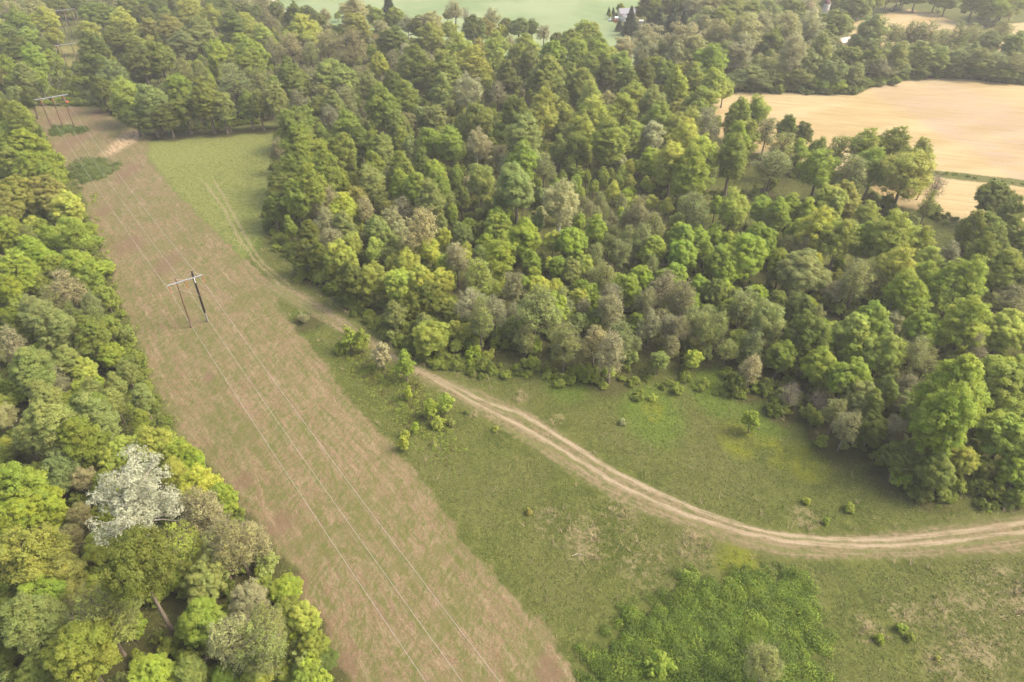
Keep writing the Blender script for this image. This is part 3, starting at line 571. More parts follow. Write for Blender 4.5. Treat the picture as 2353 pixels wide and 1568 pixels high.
def clear_of(x, y):
    X = np.array([x]); Y = np.array([y])
    return all(seg_dist(X, Y, P, True)[0] < m for P, m in ((MOWN, -2), (TRACK, -2.5), (FIELD, -3), (FIELDB, -3), (UPM, -3), (CROP, -4), (HILLF, -3), (HILLG, -3), (YARD, 0)))
def near_clear(x, y, e=0.0):
    X = np.array([x]); Y = np.array([y])
    return all(seg_dist(X, Y, P, True)[0] < m for P, m in ((MOWN, -1.5 - e), (TRACK, -2.0 - e), (UPM, -1 - e)))
FIXB = [(314.5, 1300, 397, 1468), (304.2, 1150.9, 380, 1320), (16.5, 960.6, 76, 1085)]
class T: pass
trees = []
for (px, py, pr, form, colr) in parse():
    t = T(); t.px, t.py, t.pr, t.form, t.col = px, py, pr, form, colr
    f = FORMS[form]; zc = f['zc']
    if any(abs(px - q.px) < 6 and abs(py - q.py) < 6 for q in trees): continue
    fix = False; low = 1.0; d = 999; jz = R.uniform(.92, 1.12)
    for it in range(14):
        c = at(px, py, zc); d = depth(c); rw = pr * d / FOC
        sx = rw / f['rx'] * (1.07 if form not in 'ukcd' else .98)
        sz = sx ** .5 * jz if form not in 'ukcd' else sx
        sz = max(sx * .72, min(sx * 1.45, sz)); sz = max(.25, min(1.5, sz)) if form not in 'uk' else sz
        for (qx, qy, bx, by) in FIXB:
            if abs(px - qx) < 3 and abs(py - qy) < 3:
                b_ = at(bx, by); zc = min((at(px, py, z) for z in np.arange(4, 30, .25)), key=lambda p: math.hypot(p[0] - b_[0], p[1] - b_[1]))[2]; sz = zc / f['zc']; fix = True
        if not fix and it > 3 and py < 205 and px > 1650 and low > .5 and seg_dist(np.array([c[0]]), np.array([c[1]]), FIELD, True)[0] > -2: low *= .88
        if py < 205 and px > 1650:
            for _ in range(20):
                if seg_dist(np.array([c[0]]), np.array([c[1]]), FIELD, True)[0] < -1 or py < 60: break
                c = c + np.array([0, 1.0, 0])
        if py < 60 and px > 1600:
            for _ in range(70):
                if max(seg_dist(np.array([c[0]]), np.array([c[1]]), q_, True)[0] for q_ in (HILLF, HILLG)) < -2: break
                c = c + np.array([0, 1.0, 0])
        if not fix and it > 3 and d < 330 and form not in 'uk' and low > .45 and not near_clear(c[0], c[1], rw * .5): low *= .88
        kr = dict(p=1.75, y=1.5, m=1.28, o=1.3, b=1.7, s=1.55, w=1.25).get(form, 2.5)
        if py < 120: kr = min(kr, 1.15)
        if form not in 'ukdch': sz = min(sz, kr * f['rx'] * sx / f['rz'] * jz)
        sz *= 1 if fix else low
        t.sx, t.sz = sx, sz; zc = f['zc'] * sz
    if px > 600 and 280 < py < 1150 and d < 330 and form not in 'uk' and not fix:
        for _ in range(9):
            if near_clear(c[0], c[1], rw * .5): break
            c = c + np.array([.9, .6, 0])
    t.x, t.y = float(c[0]), float(c[1]); t.z = gz(t.x, t.y); t.d = d; t.pk = R.randrange(NPROTO[form])
    b = R.uniform(.88, 1.13); tc = TINT[colr]
    if d > 300 and colr not in 'kw': tc = tuple(a * .85 + q * .15 for a, q in zip(tc, (.16, .17, .07)))
    t.tint = (tc[0] * b * R.uniform(.93, 1.08), tc[1] * b, tc[2] * b * R.uniform(.85, 1.2)); t.rot = R.uniform(0, 6.283)
    trees.append(t)
BASES = np.array([(t.x, t.y) for t in trees])
BIGB = np.array([(t.x, t.y) for t in trees if t.form not in 'uk' and t.pr > 9 or t.d > 300])

build_ground(BIGB)

# ------------------------------------------------------------------ place the trees
KIND = dict(m=('broadleaf_tree', 'rounded tree'), p=('broadleaf_tree', 'tall oval tree'), y=('broadleaf_tree', 'billowy tree'), o=('broadleaf_tree', 'loose-leaved tree'),
            b=('budding_tree', 'half-bare tree'), s=('sycamore_tree', 'pale-limbed tree'), w=('poplar_tree', 'tree'), h=('broadleaf_tree', 'high-crowned tree'), d=('bare_tree', 'leafless tree'),
            u=('shrub', 'low shrub'), k=('sapling', 'young tree'), c=('pine_tree', 'pine tree'))
CW = dict(G='deep green', g='mid green', l='bright green', y='yellow-green', o='golden olive', t='tan', n='grey-brown', e='sage green', w='silvery white', k='dark green')
ANCH = [(60, 40, 'at the far end of the left wood'), (110, 130, 'left of the far pylons'), (40, 230, 'left of the three-pole pylon'), (70, 330, 'left of the upper bramble patch'),
        (60, 430, 'beside the large bramble patch'), (60, 530, 'below the golden oak at left'), (130, 640, 'left of the two-pole pylon'), (60, 720, 'by the left frame edge'), (210, 760, 'on the left wood edge'),
        (60, 900, 'above the silvery white tree'), (220, 920, 'behind the silvery white tree'), (60, 1080, 'far left of the white tree'), (430, 1060, 'between white tree and mown strip'), (90, 1250, 'below left of the white tree'),
        (320, 1300, 'just below the white tree'), (520, 1200, 'on the mown strip edge'), (120, 1480, 'in the bottom corner wood'), (340, 1500, 'at the bottom frame edge'), (560, 1420, 'where mown strip meets bottom wood'),
        (230, 110, 'right of the far pylons'), (280, 230, 'at the upper strip end'), (430, 60, 'near the gravel road'), (420, 180, 'behind the upper meadow'), (560, 250, 'at the upper meadow edge'),
        (560, 90, 'behind the upper meadow wood'), (760, 50, 'at the crop field edge'), (900, 60, 'by the lone dark pine'), (800, 130, 'among the tall grey trees'), (700, 330, 'right of the upper meadow'), (800, 230, 'below the tall grey trees'),
        (720, 430, 'beside the faint ruts'), (1000, 120, 'below the crop field'), (1150, 100, 'in the sunlit yellow trees'), (1080, 230, 'around the pale tree midwood'), (960, 330, 'in the middle of the wood'),
        (1100, 340, 'near the thin pale tree'), (830, 540, 'above the track fork'), (880, 650, 'on the track edge'), (1000, 560, 'in the lower middle wood'), (1290, 470, 'around the big pale sycamore'), (1150, 560, 'in the bright maple clump'),
        (1300, 250, 'below the sunlit ridge'), (1330, 130, 'on the sunlit ridge'), (1500, 170, 'on the ridge by the field'), (1450, 330, 'in the yellow midwood'), (1550, 430, 'left of the small clearing'), (1600, 290, 'at the tan field corner'),
        (1750, 330, 'on the tan field edge'), (1870, 400, 'beside the small clearing'), (2030, 420, 'near the two bare trees'), (2250, 480, 'below the tan field'), (1450, 60, 'beside the farmhouse'), (1560, 50, 'behind the pines'),
        (1480, 110, 'behind the ridge'), (1620, 130, 'in the valley wood'), (1800, 130, 'in the valley above the field'), (1880, 70, 'by the grain silo'), (2000, 110, 'before the pointed far field'), (2200, 130, 'in the far right hedgerow'),
        (2250, 20, 'on the far hill'), (1980, 10, 'beyond the silo'), (1560, 630, 'in the big maple cluster'), (1620, 720, 'below the maple cluster'), (1300, 680, 'by the spreading budding tree'), (1160, 740, 'at the meadow edge middle'),
        (1480, 760, 'at the meadow thicket'), (1680, 800, 'among the ivy-hung trunks'), (1880, 660, 'near the round sage tree'), (1900, 540, 'in the yellow tree row'), (2060, 560, 'right of the yellow row'), (2250, 580, 'at the right frame edge'),
        (2100, 720, 'in the right wood'), (1950, 820, 'in the right maple clump'), (1830, 920, 'by the bare meadow trees'), (2080, 960, 'at the wood corner'), (2280, 850, 'in the tall right trees'), (2100, 1080, 'above the track bend'),
        (2300, 1100, 'where the track leaves frame'), (830, 800, 'in the meadow beside the track'), (980, 960, 'in the meadow thicket'), (1400, 960, 'in the right-hand meadow'), (2050, 1460, 'in the bottom right meadow'), (1700, 1520, 'in the bottom bramble thicket'), (1230, 1180, 'in the dry grass meadow')]
inview = [t for t in trees if -60 < t.px < 2410 and -40 < t.py < 1610]
BRIGHT = sorted(inview, key=lambda t: -(t.pr * (t.pr if t.form not in 'bd' else t.pr * 1.1)))
small_keep = [t for t in inview if t.form in 'uk' and t.pr < 35 and (t.d < 260)] + [t for t in inview if (1390 < t.px < 1470 and t.py < 80 and t.pr < 30)]
main = []
for t in small_keep: main.append(t)
for t in BRIGHT:
    if len(main) >= 330: break
    if t not in main: main.append(t)
ids = set(id(t) for t in main)
rest = [t for t in trees if id(t) not in ids]

def sub(name, me, root, tint=None):
    o = bpy.data.objects.new(name, me); COL.objects.link(o); o.parent = root
    if tint: o['tint'] = tint
    return o
ORD = ['', 'second', 'third', 'fourth', 'fifth', 'sixth', 'seventh', 'eighth', 'ninth', 'tenth']
buckets = {}
for t in main:
    a = min(ANCH, key=lambda q: (q[0] - t.px) ** 2 + ((q[1] - t.py) * 1.2) ** 2)[2]
    t.anch = a; t.desc = CW[t.col] + ' ' + KIND[t.form][1]
    buckets.setdefault((t.desc, a), []).append(t)
for (dsc, a), L in buckets.items():
    L.sort(key=lambda t: t.px)
    n = len(L)
    for i, t in enumerate(L):
        if n == 1: lab = '%s %s' % (dsc, a)
        elif n == 2: lab = '%s %s, the %s of two' % (dsc, a, 'left one' if i == 0 else 'right one')
        else: lab = '%s %s, %s' % (dsc, a, 'leftmost one' if i == 0 else 'rightmost one' if i == n - 1 else ORD[i] + ' from left')
        t.label = lab
used = {}
for t in main:
    pr = PROTO[t.form][t.pk]; nm = KIND[t.form][0]
    root = bpy.data.objects.new(nm, None); COL.objects.link(root)
    root.location = (t.x, t.y, t.z - .1); root.rotation_euler = (R.gauss(0, .02), R.gauss(0, .02), t.rot); root.scale = (t.sx, t.sx, t.sz)
    root.empty_display_size = .5
    root['label'] = t.label; root['category'] = {'u': 'shrub', 'k': 'sapling'}.get(t.form, 'tree')
    root['group'] = 'shrubs and saplings in the meadow' if t.form in 'uk' else ('trees of the left wood' if t.px < 600 and (t.px < 240 or t.py > 900) else 'trees of the central wood and valley')
    sub('trunk', pr['trunk'], root)
    if pr['crown']: used.setdefault((t.form, t.pk), (sub('crown', pr['crown'], root, t.tint),))
    if pr['crown'] and len([c for c in root.children if c.name.startswith('crown')]) == 0: sub('crown', pr['crown'], root, t.tint)

# ------------------------------------------------------------------ scattered woods and undergrowth (one object each, instanced)
def proto_objects(forms):
    """crown and trunk objects of one placed tree per kind, used as the source of the scatter"""
    out = []
    for o in list(COL.objects):
        if o.type == 'MESH' and o.parent and o.name.split('.')[0] == 'trunk':
            f = o.data.name.split('_')[1][0]
            if f in forms and o.data.name not in [x[0] for x in out]:
                out.append((o.data.name, f, o, [c for c in o.parent.children]))
    return out
def scatter(name, pts, protos, label, cat):
    """pts: list of (x, y, z, rot, sx, sz, tint, proto index)"""
    me = bpy.data.meshes.new(name); A = np.array([p[:3] for p in pts], np.float32)
    me.vertices.add(len(A)); me.vertices.foreach_set('co', A.ravel())
    def fa(n, t, v):
        a = me.attributes.new(n, t, 'POINT'); a.data.foreach_set('vector' if t == 'FLOAT_VECTOR' else 'value', np.array(v, np.int32 if t == 'INT' else np.float32).ravel())
    fa('rt', 'FLOAT_VECTOR', [(0, 0, p[3]) for p in pts]); fa('sc', 'FLOAT_VECTOR', [(p[4], p[4], p[5]) for p in pts])
    fa('tint', 'FLOAT_VECTOR', [p[6] for p in pts]); fa('pi', 'INT', [p[7] for p in pts])
    o = bpy.data.objects.new(name, me); COL.objects.link(o); o['kind'] = 'stuff'; o['label'] = label; o['category'] = cat
    g = bpy.data.node_groups.new(name, 'GeometryNodeTree')
    g.interface.new_socket('Geometry', in_out='INPUT', socket_type='NodeSocketGeometry'); g.interface.new_socket('Geometry', in_out='OUTPUT', socket_type='NodeSocketGeometry')
    N = g.nodes.new; L = g.links.new
    gi = N('NodeGroupInput'); go = N('NodeGroupOutput'); out = N('GeometryNodeJoinGeometry')
    m2p = N('GeometryNodeMeshToPoints'); L(gi.outputs[0], m2p.inputs[0])
    def na(n, t):
        a = N('GeometryNodeInputNamedAttribute'); a.data_type = t; a.inputs[0].default_value = n; return a.outputs[0]
    pi_, rt_, sc_ = na('pi', 'INT'), na('rt', 'FLOAT_VECTOR'), na('sc', 'FLOAT_VECTOR')
    usedk = set(p[7] for p in pts)
    for k, (nm, f, tr, ch) in enumerate(protos):
        if k not in usedk: continue
        j = N('GeometryNodeJoinGeometry')
        for c in ch:
            oi = N('GeometryNodeObjectInfo'); oi.transform_space = 'ORIGINAL'; oi.inputs[0].default_value = c; L(oi.outputs['Geometry'], j.inputs[0])
        cmp = N('FunctionNodeCompare'); cmp.data_type = 'INT'; cmp.operation = 'EQUAL'; ia, ib = [q for q in cmp.inputs if q.type == 'INT'][:2]; L(pi_, ia); ib.default_value = k
        iop = N('GeometryNodeInstanceOnPoints'); L(m2p.outputs[0], iop.inputs[0]); L(cmp.outputs[0], iop.inputs['Selection']); L(j.outputs[0], iop.inputs['Instance'])
        L(rt_, iop.inputs['Rotation']); L(sc_, iop.inputs['Scale']); L(iop.outputs[0], out.inputs[0])
    L(out.outputs[0], go.inputs[0])
    md = o.modifiers.new('scatter', 'NODES'); md.node_group = g
    return o
PO = proto_objects('mpyobsdcu')
idx = {}
for i, q in enumerate(PO): idx.setdefault(q[1], []).append(i)
pts = []
for t in rest:
    pts.append((t.x, t.y, t.z - .1, t.rot, t.sx, t.sz, t.tint, R.choice(idx.get(t.form, idx['m']))))
# gaps inside the woods are filled with smaller trees
WOODS = [W([(250, 262), (310, 285), (450, 295), (640, 282), (655, 320), (640, 430), (635, 520), (675, 585), (750, 645), (860, 725), (970, 795), (1130, 828), (1240, 850), (1400, 865), (1640, 880), (1800, 885), (1900, 955),
            (2000, 1025), (2100, 1100), (2250, 1150), (2600, 1200), (2600, 740), (2353, 700), (2200, 690), (2080, 640), (1950, 620), (1750, 560), (1640, 500), (1660, 400), (1640, 250), (1400, 190), (1250, 150), (1000, 110), (700, 70), (500, 40), (250, 60), (200, 180)]),
         W([(-200, 60), (100, 60), (105, 160), (80, 240), (110, 330), (140, 400), (190, 470), (220, 570), (255, 660), (290, 745), (340, 880), (395, 990), (470, 1085), (530, 1150), (600, 1230), (660, 1320), (680, 1390), (735, 1450), (780, 1600), (-300, 1650)]),
         W([(1480, 130), (1560, 100), (1800, 60), (1920, 125), (2100, 140), (2380, 145), (2520, 160), (2520, 205), (2380, 195), (2230, 174), (2130, 170), (2050, 180), (1940, 208), (1700, 204), (1600, 180)])]
def fill_trees():
    cells = {}
    def add(x, y, r): cells.setdefault((int(x // 8), int(y // 8)), []).append((x, y, r))
    for t in trees: add(t.x, t.y, 1.5 if t.form in 'uk' else min(8, FORMS[t.form]['rx'] * t.sx * .8 + 2.6))
    def near(x, y, r):
        i, j = int(x // 8), int(y // 8)
        return any((q[0] - x) ** 2 + (q[1] - y) ** 2 < q[2] ** 2 for a in (-1, 0, 1) for b in (-1, 0, 1) for q in cells.get((i + a, j + b), ()))
    for wi, P in enumerate(WOODS):
        lo, hi = P.min(0), P.max(0); n = int((hi - lo).prod() / 12)
        X = rng.uniform(lo[0], hi[0], n); Y = rng.uniform(lo[1], hi[1], n); dd = seg_dist(X, Y, P, True)
        for x, y, q in zip(X, Y, dd):
            if q < 2 or near(x, y, 6.6): continue
            add(x, y, 4.6); k = np.argsort((BASES[:, 0] - x) ** 2 + (BASES[:, 1] - y) ** 2)[:5]; t = trees[int(R.choice(list(k)))]
            fm = t.form if t.form in 'mpyob' else 'm'; s = R.uniform(.45, .65) if wi < 2 else R.uniform(.6, .9); b = R.uniform(.95, 1.15)
            pts.append((x, y, gz(x, y) - .1, R.uniform(0, 6.28), s, s * R.uniform(.8, 1.0), tuple(v * b for v in t.tint), R.choice(idx[fm])))
fill_trees()
# the wood goes on outside the frame and beyond the far edge
def far_pt(px, py, forms, cols, s=1.0):
    c = at(px, py); tc = TINT[R.choice(cols)]; b = R.uniform(.85, 1.15); f = R.choice(forms)
    if not clear_of(c[0], c[1]): return
    sx = s * R.uniform(.8, 1.2)
    pts.append((c[0], c[1], gz(c[0], c[1]) - .1, R.uniform(0, 6.28), sx, sx * R.uniform(.85, 1.1), tuple(v * b for v in tc), R.choice(idx[f])))
for _ in range(170): far_pt(R.uniform(-250, 560), R.uniform(-60, 20), 'mpyb', 'GGgeeo', .95)
for _ in range(60): far_pt(R.uniform(-200, 60), R.uniform(40, 240), 'mpy', 'Gglly')
for _ in range(50): far_pt(R.uniform(-500, -60), R.uniform(250, 1500), 'mpyo', 'Gggly')
for _ in range(120): far_pt(R.uniform(1650, 2600), R.uniform(-70, 0), 'mmyp', 'Gggey')
for _ in range(40): far_pt(R.uniform(2400, 2900), R.uniform(560, 1100), 'mpyo', 'Gggly')
for _ in range(60): far_pt(R.uniform(2360, 2700), R.uniform(120, 190), 'myb', 'Ggee')
for _ in range(45): far_pt(R.uniform(560, 1500), R.uniform(-150, -90), 'mpy', 'Ggge')
scatter('woodland', pts, PO, 'the smaller and farther trees that fill the woods as one mass', 'woodland')
# undergrowth below the trees
up = []
for t in trees:
    if t.form in 'uk': continue
    for _ in range(3 if t.d < 330 else 2):
        a = R.uniform(0, 6.28); r = R.uniform(1.5, 6.5); x, y = t.x + math.cos(a) * r, t.y + math.sin(a) * r
        if not clear_of(x, y) or not near_clear(x, y): continue
        if seg_dist(np.array([x]), np.array([y]), TRACK, True)[0] > -3.2: continue
        if R.random() < .25 and t.form in 'bd': continue
        s = R.uniform(.5, 1.25); tc = TINT[R.choice('Gggegl')]; b = R.uniform(.85, 1.15)
        up.append((x, y, gz(x, y) - .15, a * 3, s, s * R.uniform(.7, 1.25), tuple(v * b for v in tc), R.choice(idx['u'])))
def along(poly, n, off, cols, s0, s1):
    P = W(poly)
    for _ in range(n):
        k = R.randrange(len(P) - 1); u = R.random(); c = P[k] * (1 - u) + P[k + 1] * u + np.array([R.gauss(0, off), R.gauss(0, off)])
        s = R.uniform(s0, s1)
        if seg_dist(np.array([c[0]]), np.array([c[1]]), TRACK, True)[0] > -(.2 + 2.1 * s) or seg_dist(np.array([c[0]]), np.array([c[1]]), MOWN, True)[0] > -(.1 + 1.7 * s): continue
        tc = TINT[R.choice(cols)]; b = R.uniform(.85, 1.15)
        up.append((c[0], c[1], gz(*c) - .2, R.uniform(0, 6), s, s * R.uniform(.55, .9), tuple(v * b for v in tc), R.choice(idx['u'])))
along([(250, 265), (310, 288), (400, 298), (520, 290), (600, 280)], 110, 1.6, 'GGge', .35, .9)
along([(648, 300), (632, 420), (628, 520), (672, 590), (740, 645), (835, 720), (905, 775), (965, 822), (1050, 840), (1130, 845)], 520, 1.4, 'GGgg', .3, .8)
along([(1130, 850), (1260, 865), (1400, 870), (1640, 890), (1800, 890), (1900, 960), (2000, 1030), (2130, 1110), (2250, 1160), (2353, 1170)], 170, 2.6, 'gGgl', .2, .75)
along([(75, 240), (150, 243), (235, 242)], 80, 3.0, 'GGge', .4, .9)
along([(120, 160), (190, 165), (180, 200), (110, 220), (150, 235)], 170, 6.0, 'GGgl', .5, 1.2)
along([(195, 455), (232, 570), (270, 660), (310, 750), (340, 860), (390, 980)], 150, 2.5, 'GGgg', .35, .9)
along([(1690, 208), (1940, 213), (2060, 183), (2130, 174), (2230, 177), (2353, 192), (2500, 212)], 360, 2.2, 'GGge', .6, 1.6)
along([(2160, 500), (2230, 520), (2353, 560)], 20, 3, 'Gg', .3, .7)
along([(2090, 390), (2200, 403), (2353, 426)], 40, .8, 'gel', .15, .4)
along([(1650, 470), (1750, 470), (1850, 500)], 60, 4, 'Ggl', .3, .8)
scatter('undergrowth', up, PO, 'low leafy bushes growing beneath and along the edge of the trees', 'undergrowth')

# ------------------------------------------------------------------ brambles, weeds and dry grass
def bramble(name, poly, n, hmax, rmin, rmax, tints, label, dens=1.0):
    lo = poly.min(0); hi = poly.max(0); P_ = []; 
    while len(P_) < n:
        c = rng.uniform(lo, hi); dd = seg_dist(np.array([c[0]]), np.array([c[1]]), poly, True)[0]
        dd += 2.6 * math.sin(c[0] * .55 + 1.3 * math.sin(c[1] * .4)) * math.sin(c[1] * .47 + 1) + 1.2 * math.sin(c[0] * 1.7 + c[1] * 1.3)
        if dd < -.3 or rng.uniform() > .25 + .2 * max(dd, 0): continue
        P_.append((c[0], c[1], dd))
    groups = {}
    for (x, y, dd) in P_:
        r = (rmin + (rmax - rmin) * rng.uniform() ** 2) * (.45 + .55 * min(1, max(0, dd) / 5)); h = r * rng.uniform(.6, 1.3) * min(1, hmax / 1.6)
        m = int(dens * 26 * r * r / .1 * .35); dr = rng.normal(0, 1, (m, 3)); dr[:, 2] = abs(dr[:, 2]); dr /= np.linalg.norm(dr, axis=1)[:, None]
        P = dr * [r, r, h] * rng.uniform(.6, 1.1, (m, 1)) + [x, y, gz(x, y) - .1]
        ti = rng.integers(len(tints)); sv = rng.uniform(0, 1)
        groups.setdefault(ti, []).append(leaf_quads(P, dr + [0, 0, .3], .145, .45 * sv + .55 * rng.uniform(0, 1, m), rng.uniform(0, 1, m)))
    # arching canes that stick out of the mounds
    parts = [q for g in groups.values() for q in g]
    me = leaf_mesh(name, parts, GLEAF); a = me.attributes.new('tc', 'FLOAT_COLOR', 'FACE')
    cols = np.concatenate([np.tile([*tints[ti], 1.0], (sum(len(q[1]) for q in g), 1)) for ti, g in groups.items()])
    a.data.foreach_set('color', cols.astype(np.float32).ravel())
    o = bpy.data.objects.new(name, me); COL.objects.link(o); o['kind'] = 'stuff'; o['label'] = label; o['category'] = 'brambles' if 'bramble' in name else 'weeds'
    return o
def gleaf():
    t = NT('ground_leaves'); v = t.attr('v'); v2 = t.attr('v2'); hs = t.n('ShaderNodeHueSaturation')
    t.put(hs.inputs['Color'], t.attr('tc', 'GEOMETRY', 'Color'))
    t.put(hs.inputs['Hue'], t.math('ADD', .5, t.math('MULTIPLY', t.math('SUBTRACT', v2, .5), .04))); t.put(hs.inputs['Value'], t.math('ADD', .6, t.math('MULTIPLY', v, .8)))
    b = t.bsdf(hs.outputs[0], .7, .2); tr = t.n('ShaderNodeBsdfTranslucent'); t.put(tr.inputs[0], hs.outputs[0])
    mx = t.n('ShaderNodeMixShader'); mx.inputs[0].default_value = .3
    t.t.links.new(b.outputs[0], mx.inputs[1]); t.t.links.new(tr.outputs[0], mx.inputs[2]); t.t.links.new(mx.outputs[0], t.out.inputs[0]); return t.m
GLEAF = gleaf()
g_, G_, l_, y_, e_ = TINT['g'], TINT['G'], TINT['l'], (.26, .33, .05), TINT['e']
bramble('bramble_thicket', THICK, 2000, 3.2, .4, 2.5, [(.10, .155, .026), (.15, .225, .030), (.20, .28, .036), (.13, .19, .034)], 'dense bright green bramble thicket at the bottom below the track bend')
bramble('bramble_patch', PATCHA, 300, 1.8, .8, 2.0, [(.09, .13, .028), (.13, .18, .036)], 'narrow dark bramble patch at the foot of the three-pole pylon')
bramble('bramble_patch', PATCHB, 480, 2.2, .8, 2.3, [(.09, .13, .028), (.13, .18, .036), (.16, .20, .06)], 'large dark bramble patch in the upper cleared strip')
bramble('weed_thicket', THICKB, 1500, 1.2, .3, 1.0, [G_, g_, g_, (.12, .10, .04)], 'dark weedy thicket between the mown strip and the track')
bramble('bramble_bank', SLOPE, 800, 1.2, .6, 1.3, [G_, g_, g_, l_], 'leafy bramble bank along the left wood edge')

def tufts():
    # weeds: small leaf clumps over the unmown meadow; dry grass: thin upright straw blades
    n = 390000; a = rng.uniform(-1.0, 1.0, n); r = np.sqrt(rng.uniform(55 ** 2, 330 ** 2, n)); x = r * np.sin(a); y = r * np.cos(a)
    A = attrs(x, y); free = (A['d_mown'] < -.3) & (A['d_track'] < -.3) & (A['d_field'] < -1) & (A['d_crop'] < -1)
    fl = np.zeros(n)
    for k in range(0, n, 20000):
        s = slice(k, k + 20000); d2 = (x[s][:, None] - BIGB[None, :, 0]) ** 2 + (y[s][:, None] - BIGB[None, :, 1]) ** 2; fl[s] = np.sqrt(d2.min(1))
    ok = free & (fl > 4) & (seg_dist(x, y, THICK, True) < 0) & (rng.uniform(0, 1, n) < np.where(A['d_upm'] > 0, .3, 1.))
    x, y = x[ok], y[ok]; A = {k: v[ok] for k, v in A.items()}; m = len(x)
    parts = []; cols = []
    k = 5; P = np.repeat(np.stack([x, y, height(x, y)], 1), k, 0); rs = rng.uniform(.10, .34, m); rs = np.where(rng.uniform(0, 1, m) < .07, rng.uniform(.4, .85, m), rs); rr = np.repeat(rs, k)
    dr = rng.normal(0, 1, (m * k, 3)); dr[:, 2] = abs(dr[:, 2]) * .35; dr /= np.linalg.norm(dr, axis=1)[:, None]
    sv = np.repeat(rng.uniform(0, 1, m), k)
    parts.append(leaf_quads(P + dr * rr[:, None], dr + [0, 0, .8], .13, .1 + .5 * sv + .4 * rng.uniform(0, 1, m * k), rng.uniform(0, 1, m * k)))
    base = np.array([(.138, .176, .038), (.172, .208, .046), (.100, .136, .030), (.215, .205, .078)])[rng.integers(0, 4, m)]
    base = np.where((A['yel'] > .35)[:, None] & (rng.uniform(0, 1, (m, 1)) < .5), [(.21, .24, .03)], base)
    base = np.where((A['lush'] > .3)[:, None] & (rng.uniform(0, 1, (m, 1)) < .5), [(.10, .17, .024)], base)
    cols.append(np.repeat(base, k, 0))
    me = leaf_mesh('meadow_weeds', parts, GLEAF); a = me.attributes.new('tc', 'FLOAT_COLOR', 'FACE')
    c = np.concatenate(cols); a.data.foreach_set('color', np.concatenate([c, np.ones((len(c), 1))], 1).astype(np.float32).ravel())
    o = bpy.data.objects.new('meadow_weeds', me); COL.objects.link(o); o['kind'] = 'stuff'; o['label'] = 'low green weeds covering the unmown meadow'; o['category'] = 'weeds'
    # dry blades
    n = 80000; a = rng.uniform(-1.0, 1.0, n); r = np.sqrt(rng.uniform(55 ** 2, 260 ** 2, n)); x = r * np.sin(a); y = r * np.cos(a)
    A = attrs(x, y); edge = (abs(A['d_track']) < 1.5) * .12
    pr_ = np.clip(A['dry'] * 1.1 - .1, 0, 1) * .55 + edge * 1.5 + .02
    clump = np.sin(x * .9 + np.sin(y * .7) * 2) * np.sin(y * .8 + np.sin(x * .5) * 2) > .25
    ok = (A['d_mown'] < -.2) & (A['d_track'] < .3) & (A['d_field'] < 0) & (rng.uniform(0, 1, n) < pr_) & clump & (seg_dist(x, y, THICK, True) < 1)
    x, y = x[ok], y[ok]; m = len(x); k = 9
    B = np.repeat(np.stack([x, y, height(x, y)], 1), k, 0) + np.concatenate([rng.normal(0, .22, (m * k, 2)), np.zeros((m * k, 1))], 1)
    d = rng.normal(0, .38, (m * k, 3)); d[:, 2] = 1; L = rng.uniform(.5, 1.7, m * k)[:, None]; tip = B + d * L
    s = np.cross(d, rng.normal(0, 1, (m * k, 3))); s /= np.linalg.norm(s, axis=1)[:, None]; s *= .032
    V = np.stack([B - s, B + s, tip + s * .5, tip - s * .5], 1).reshape(-1, 3)
    me = mesh_from('dry_grass', V, np.arange(m * k * 4).reshape(-1, 4)); me.materials.append(STRAW)
    o = bpy.data.objects.new('dry_grass', me); COL.objects.link(o); o['kind'] = 'stuff'; o['label'] = 'pale dry grass stalks standing in the meadow'; o['category'] = 'dry grass'
ts = NT('straw'); ts.bsdf(ts.mix(ts.noise(ts.n('ShaderNodeTexCoord').outputs['Object'], 1.5), (.36, .29, .17), (.58, .46, .29)), .8, .2); STRAW = ts.m
tufts()

# ------------------------------------------------------------------ pylons and cables
def plain(name, a, b=None, rough=.7, scale=3.0, metal=0.0):
    t = NT(name); co = t.n('ShaderNodeTexCoord').outputs['Object']
    c = t.mix(t.step(t.noise(co, scale, 4), .35, .65), a, b or tuple(v * .75 for v in a)); t.bsdf(c, rough, .3, Metallic=metal); return t.m
POLE = plain('weathered_pole', (.10, .058, .038), (.16, .10, .07)); POLEBLK = plain('black_wrap', (.012, .012, .014), (.022, .021, .022), .45); POLEGREY = plain('grey_pole_foot', (.22, .20, .17), (.14, .125, .10))
STEEL = plain('galvanised_steel', (.27, .29, .33), (.21, .23, .27), .6, 2.0); PALEWOOD = plain('brace_timber', (.36, .29, .22), (.27, .21, .15)); ORANGE = plain('orange_insulator', (.55, .16, .03), (.42, .11, .02), .4)
WIRE = plain('aluminium_wire', (.42, .41, .39), (.36, .35, .34), .6); SHIELD = plain('steel_shield_wire', (.30, .29, .27), None, .6); BALL = plain('orange_ball', (.85, .12, .02), (.7, .09, .02), .4); WHITE = plain('white_sign', (.8, .8, .82), (.72, .72, .74), .4)
AX = np.array([.61, -.79]); AX = -LINE / np.linalg.norm(LINE); PX = np.array([-AX[1], AX[0]])     # along the line towards us, and across it to the right
if PX[0] < 0: PX = -PX
def tube(name, pts, rad, mat, root, k=8, loc=(0, 0, 0)):
    tb = Tubes(); tb.add(np.array(pts, float) - np.array(loc), rad, k)
    me = tb.mesh(name, mat); o = bpy.data.objects.new(name, me); COL.objects.link(o)
    if root: o.parent = root
    return o
def v3(c, a, b, z): return (c[0] + PX[0] * a + AX[0] * b, c[1] + PX[1] * a + AX[1] * b, z)
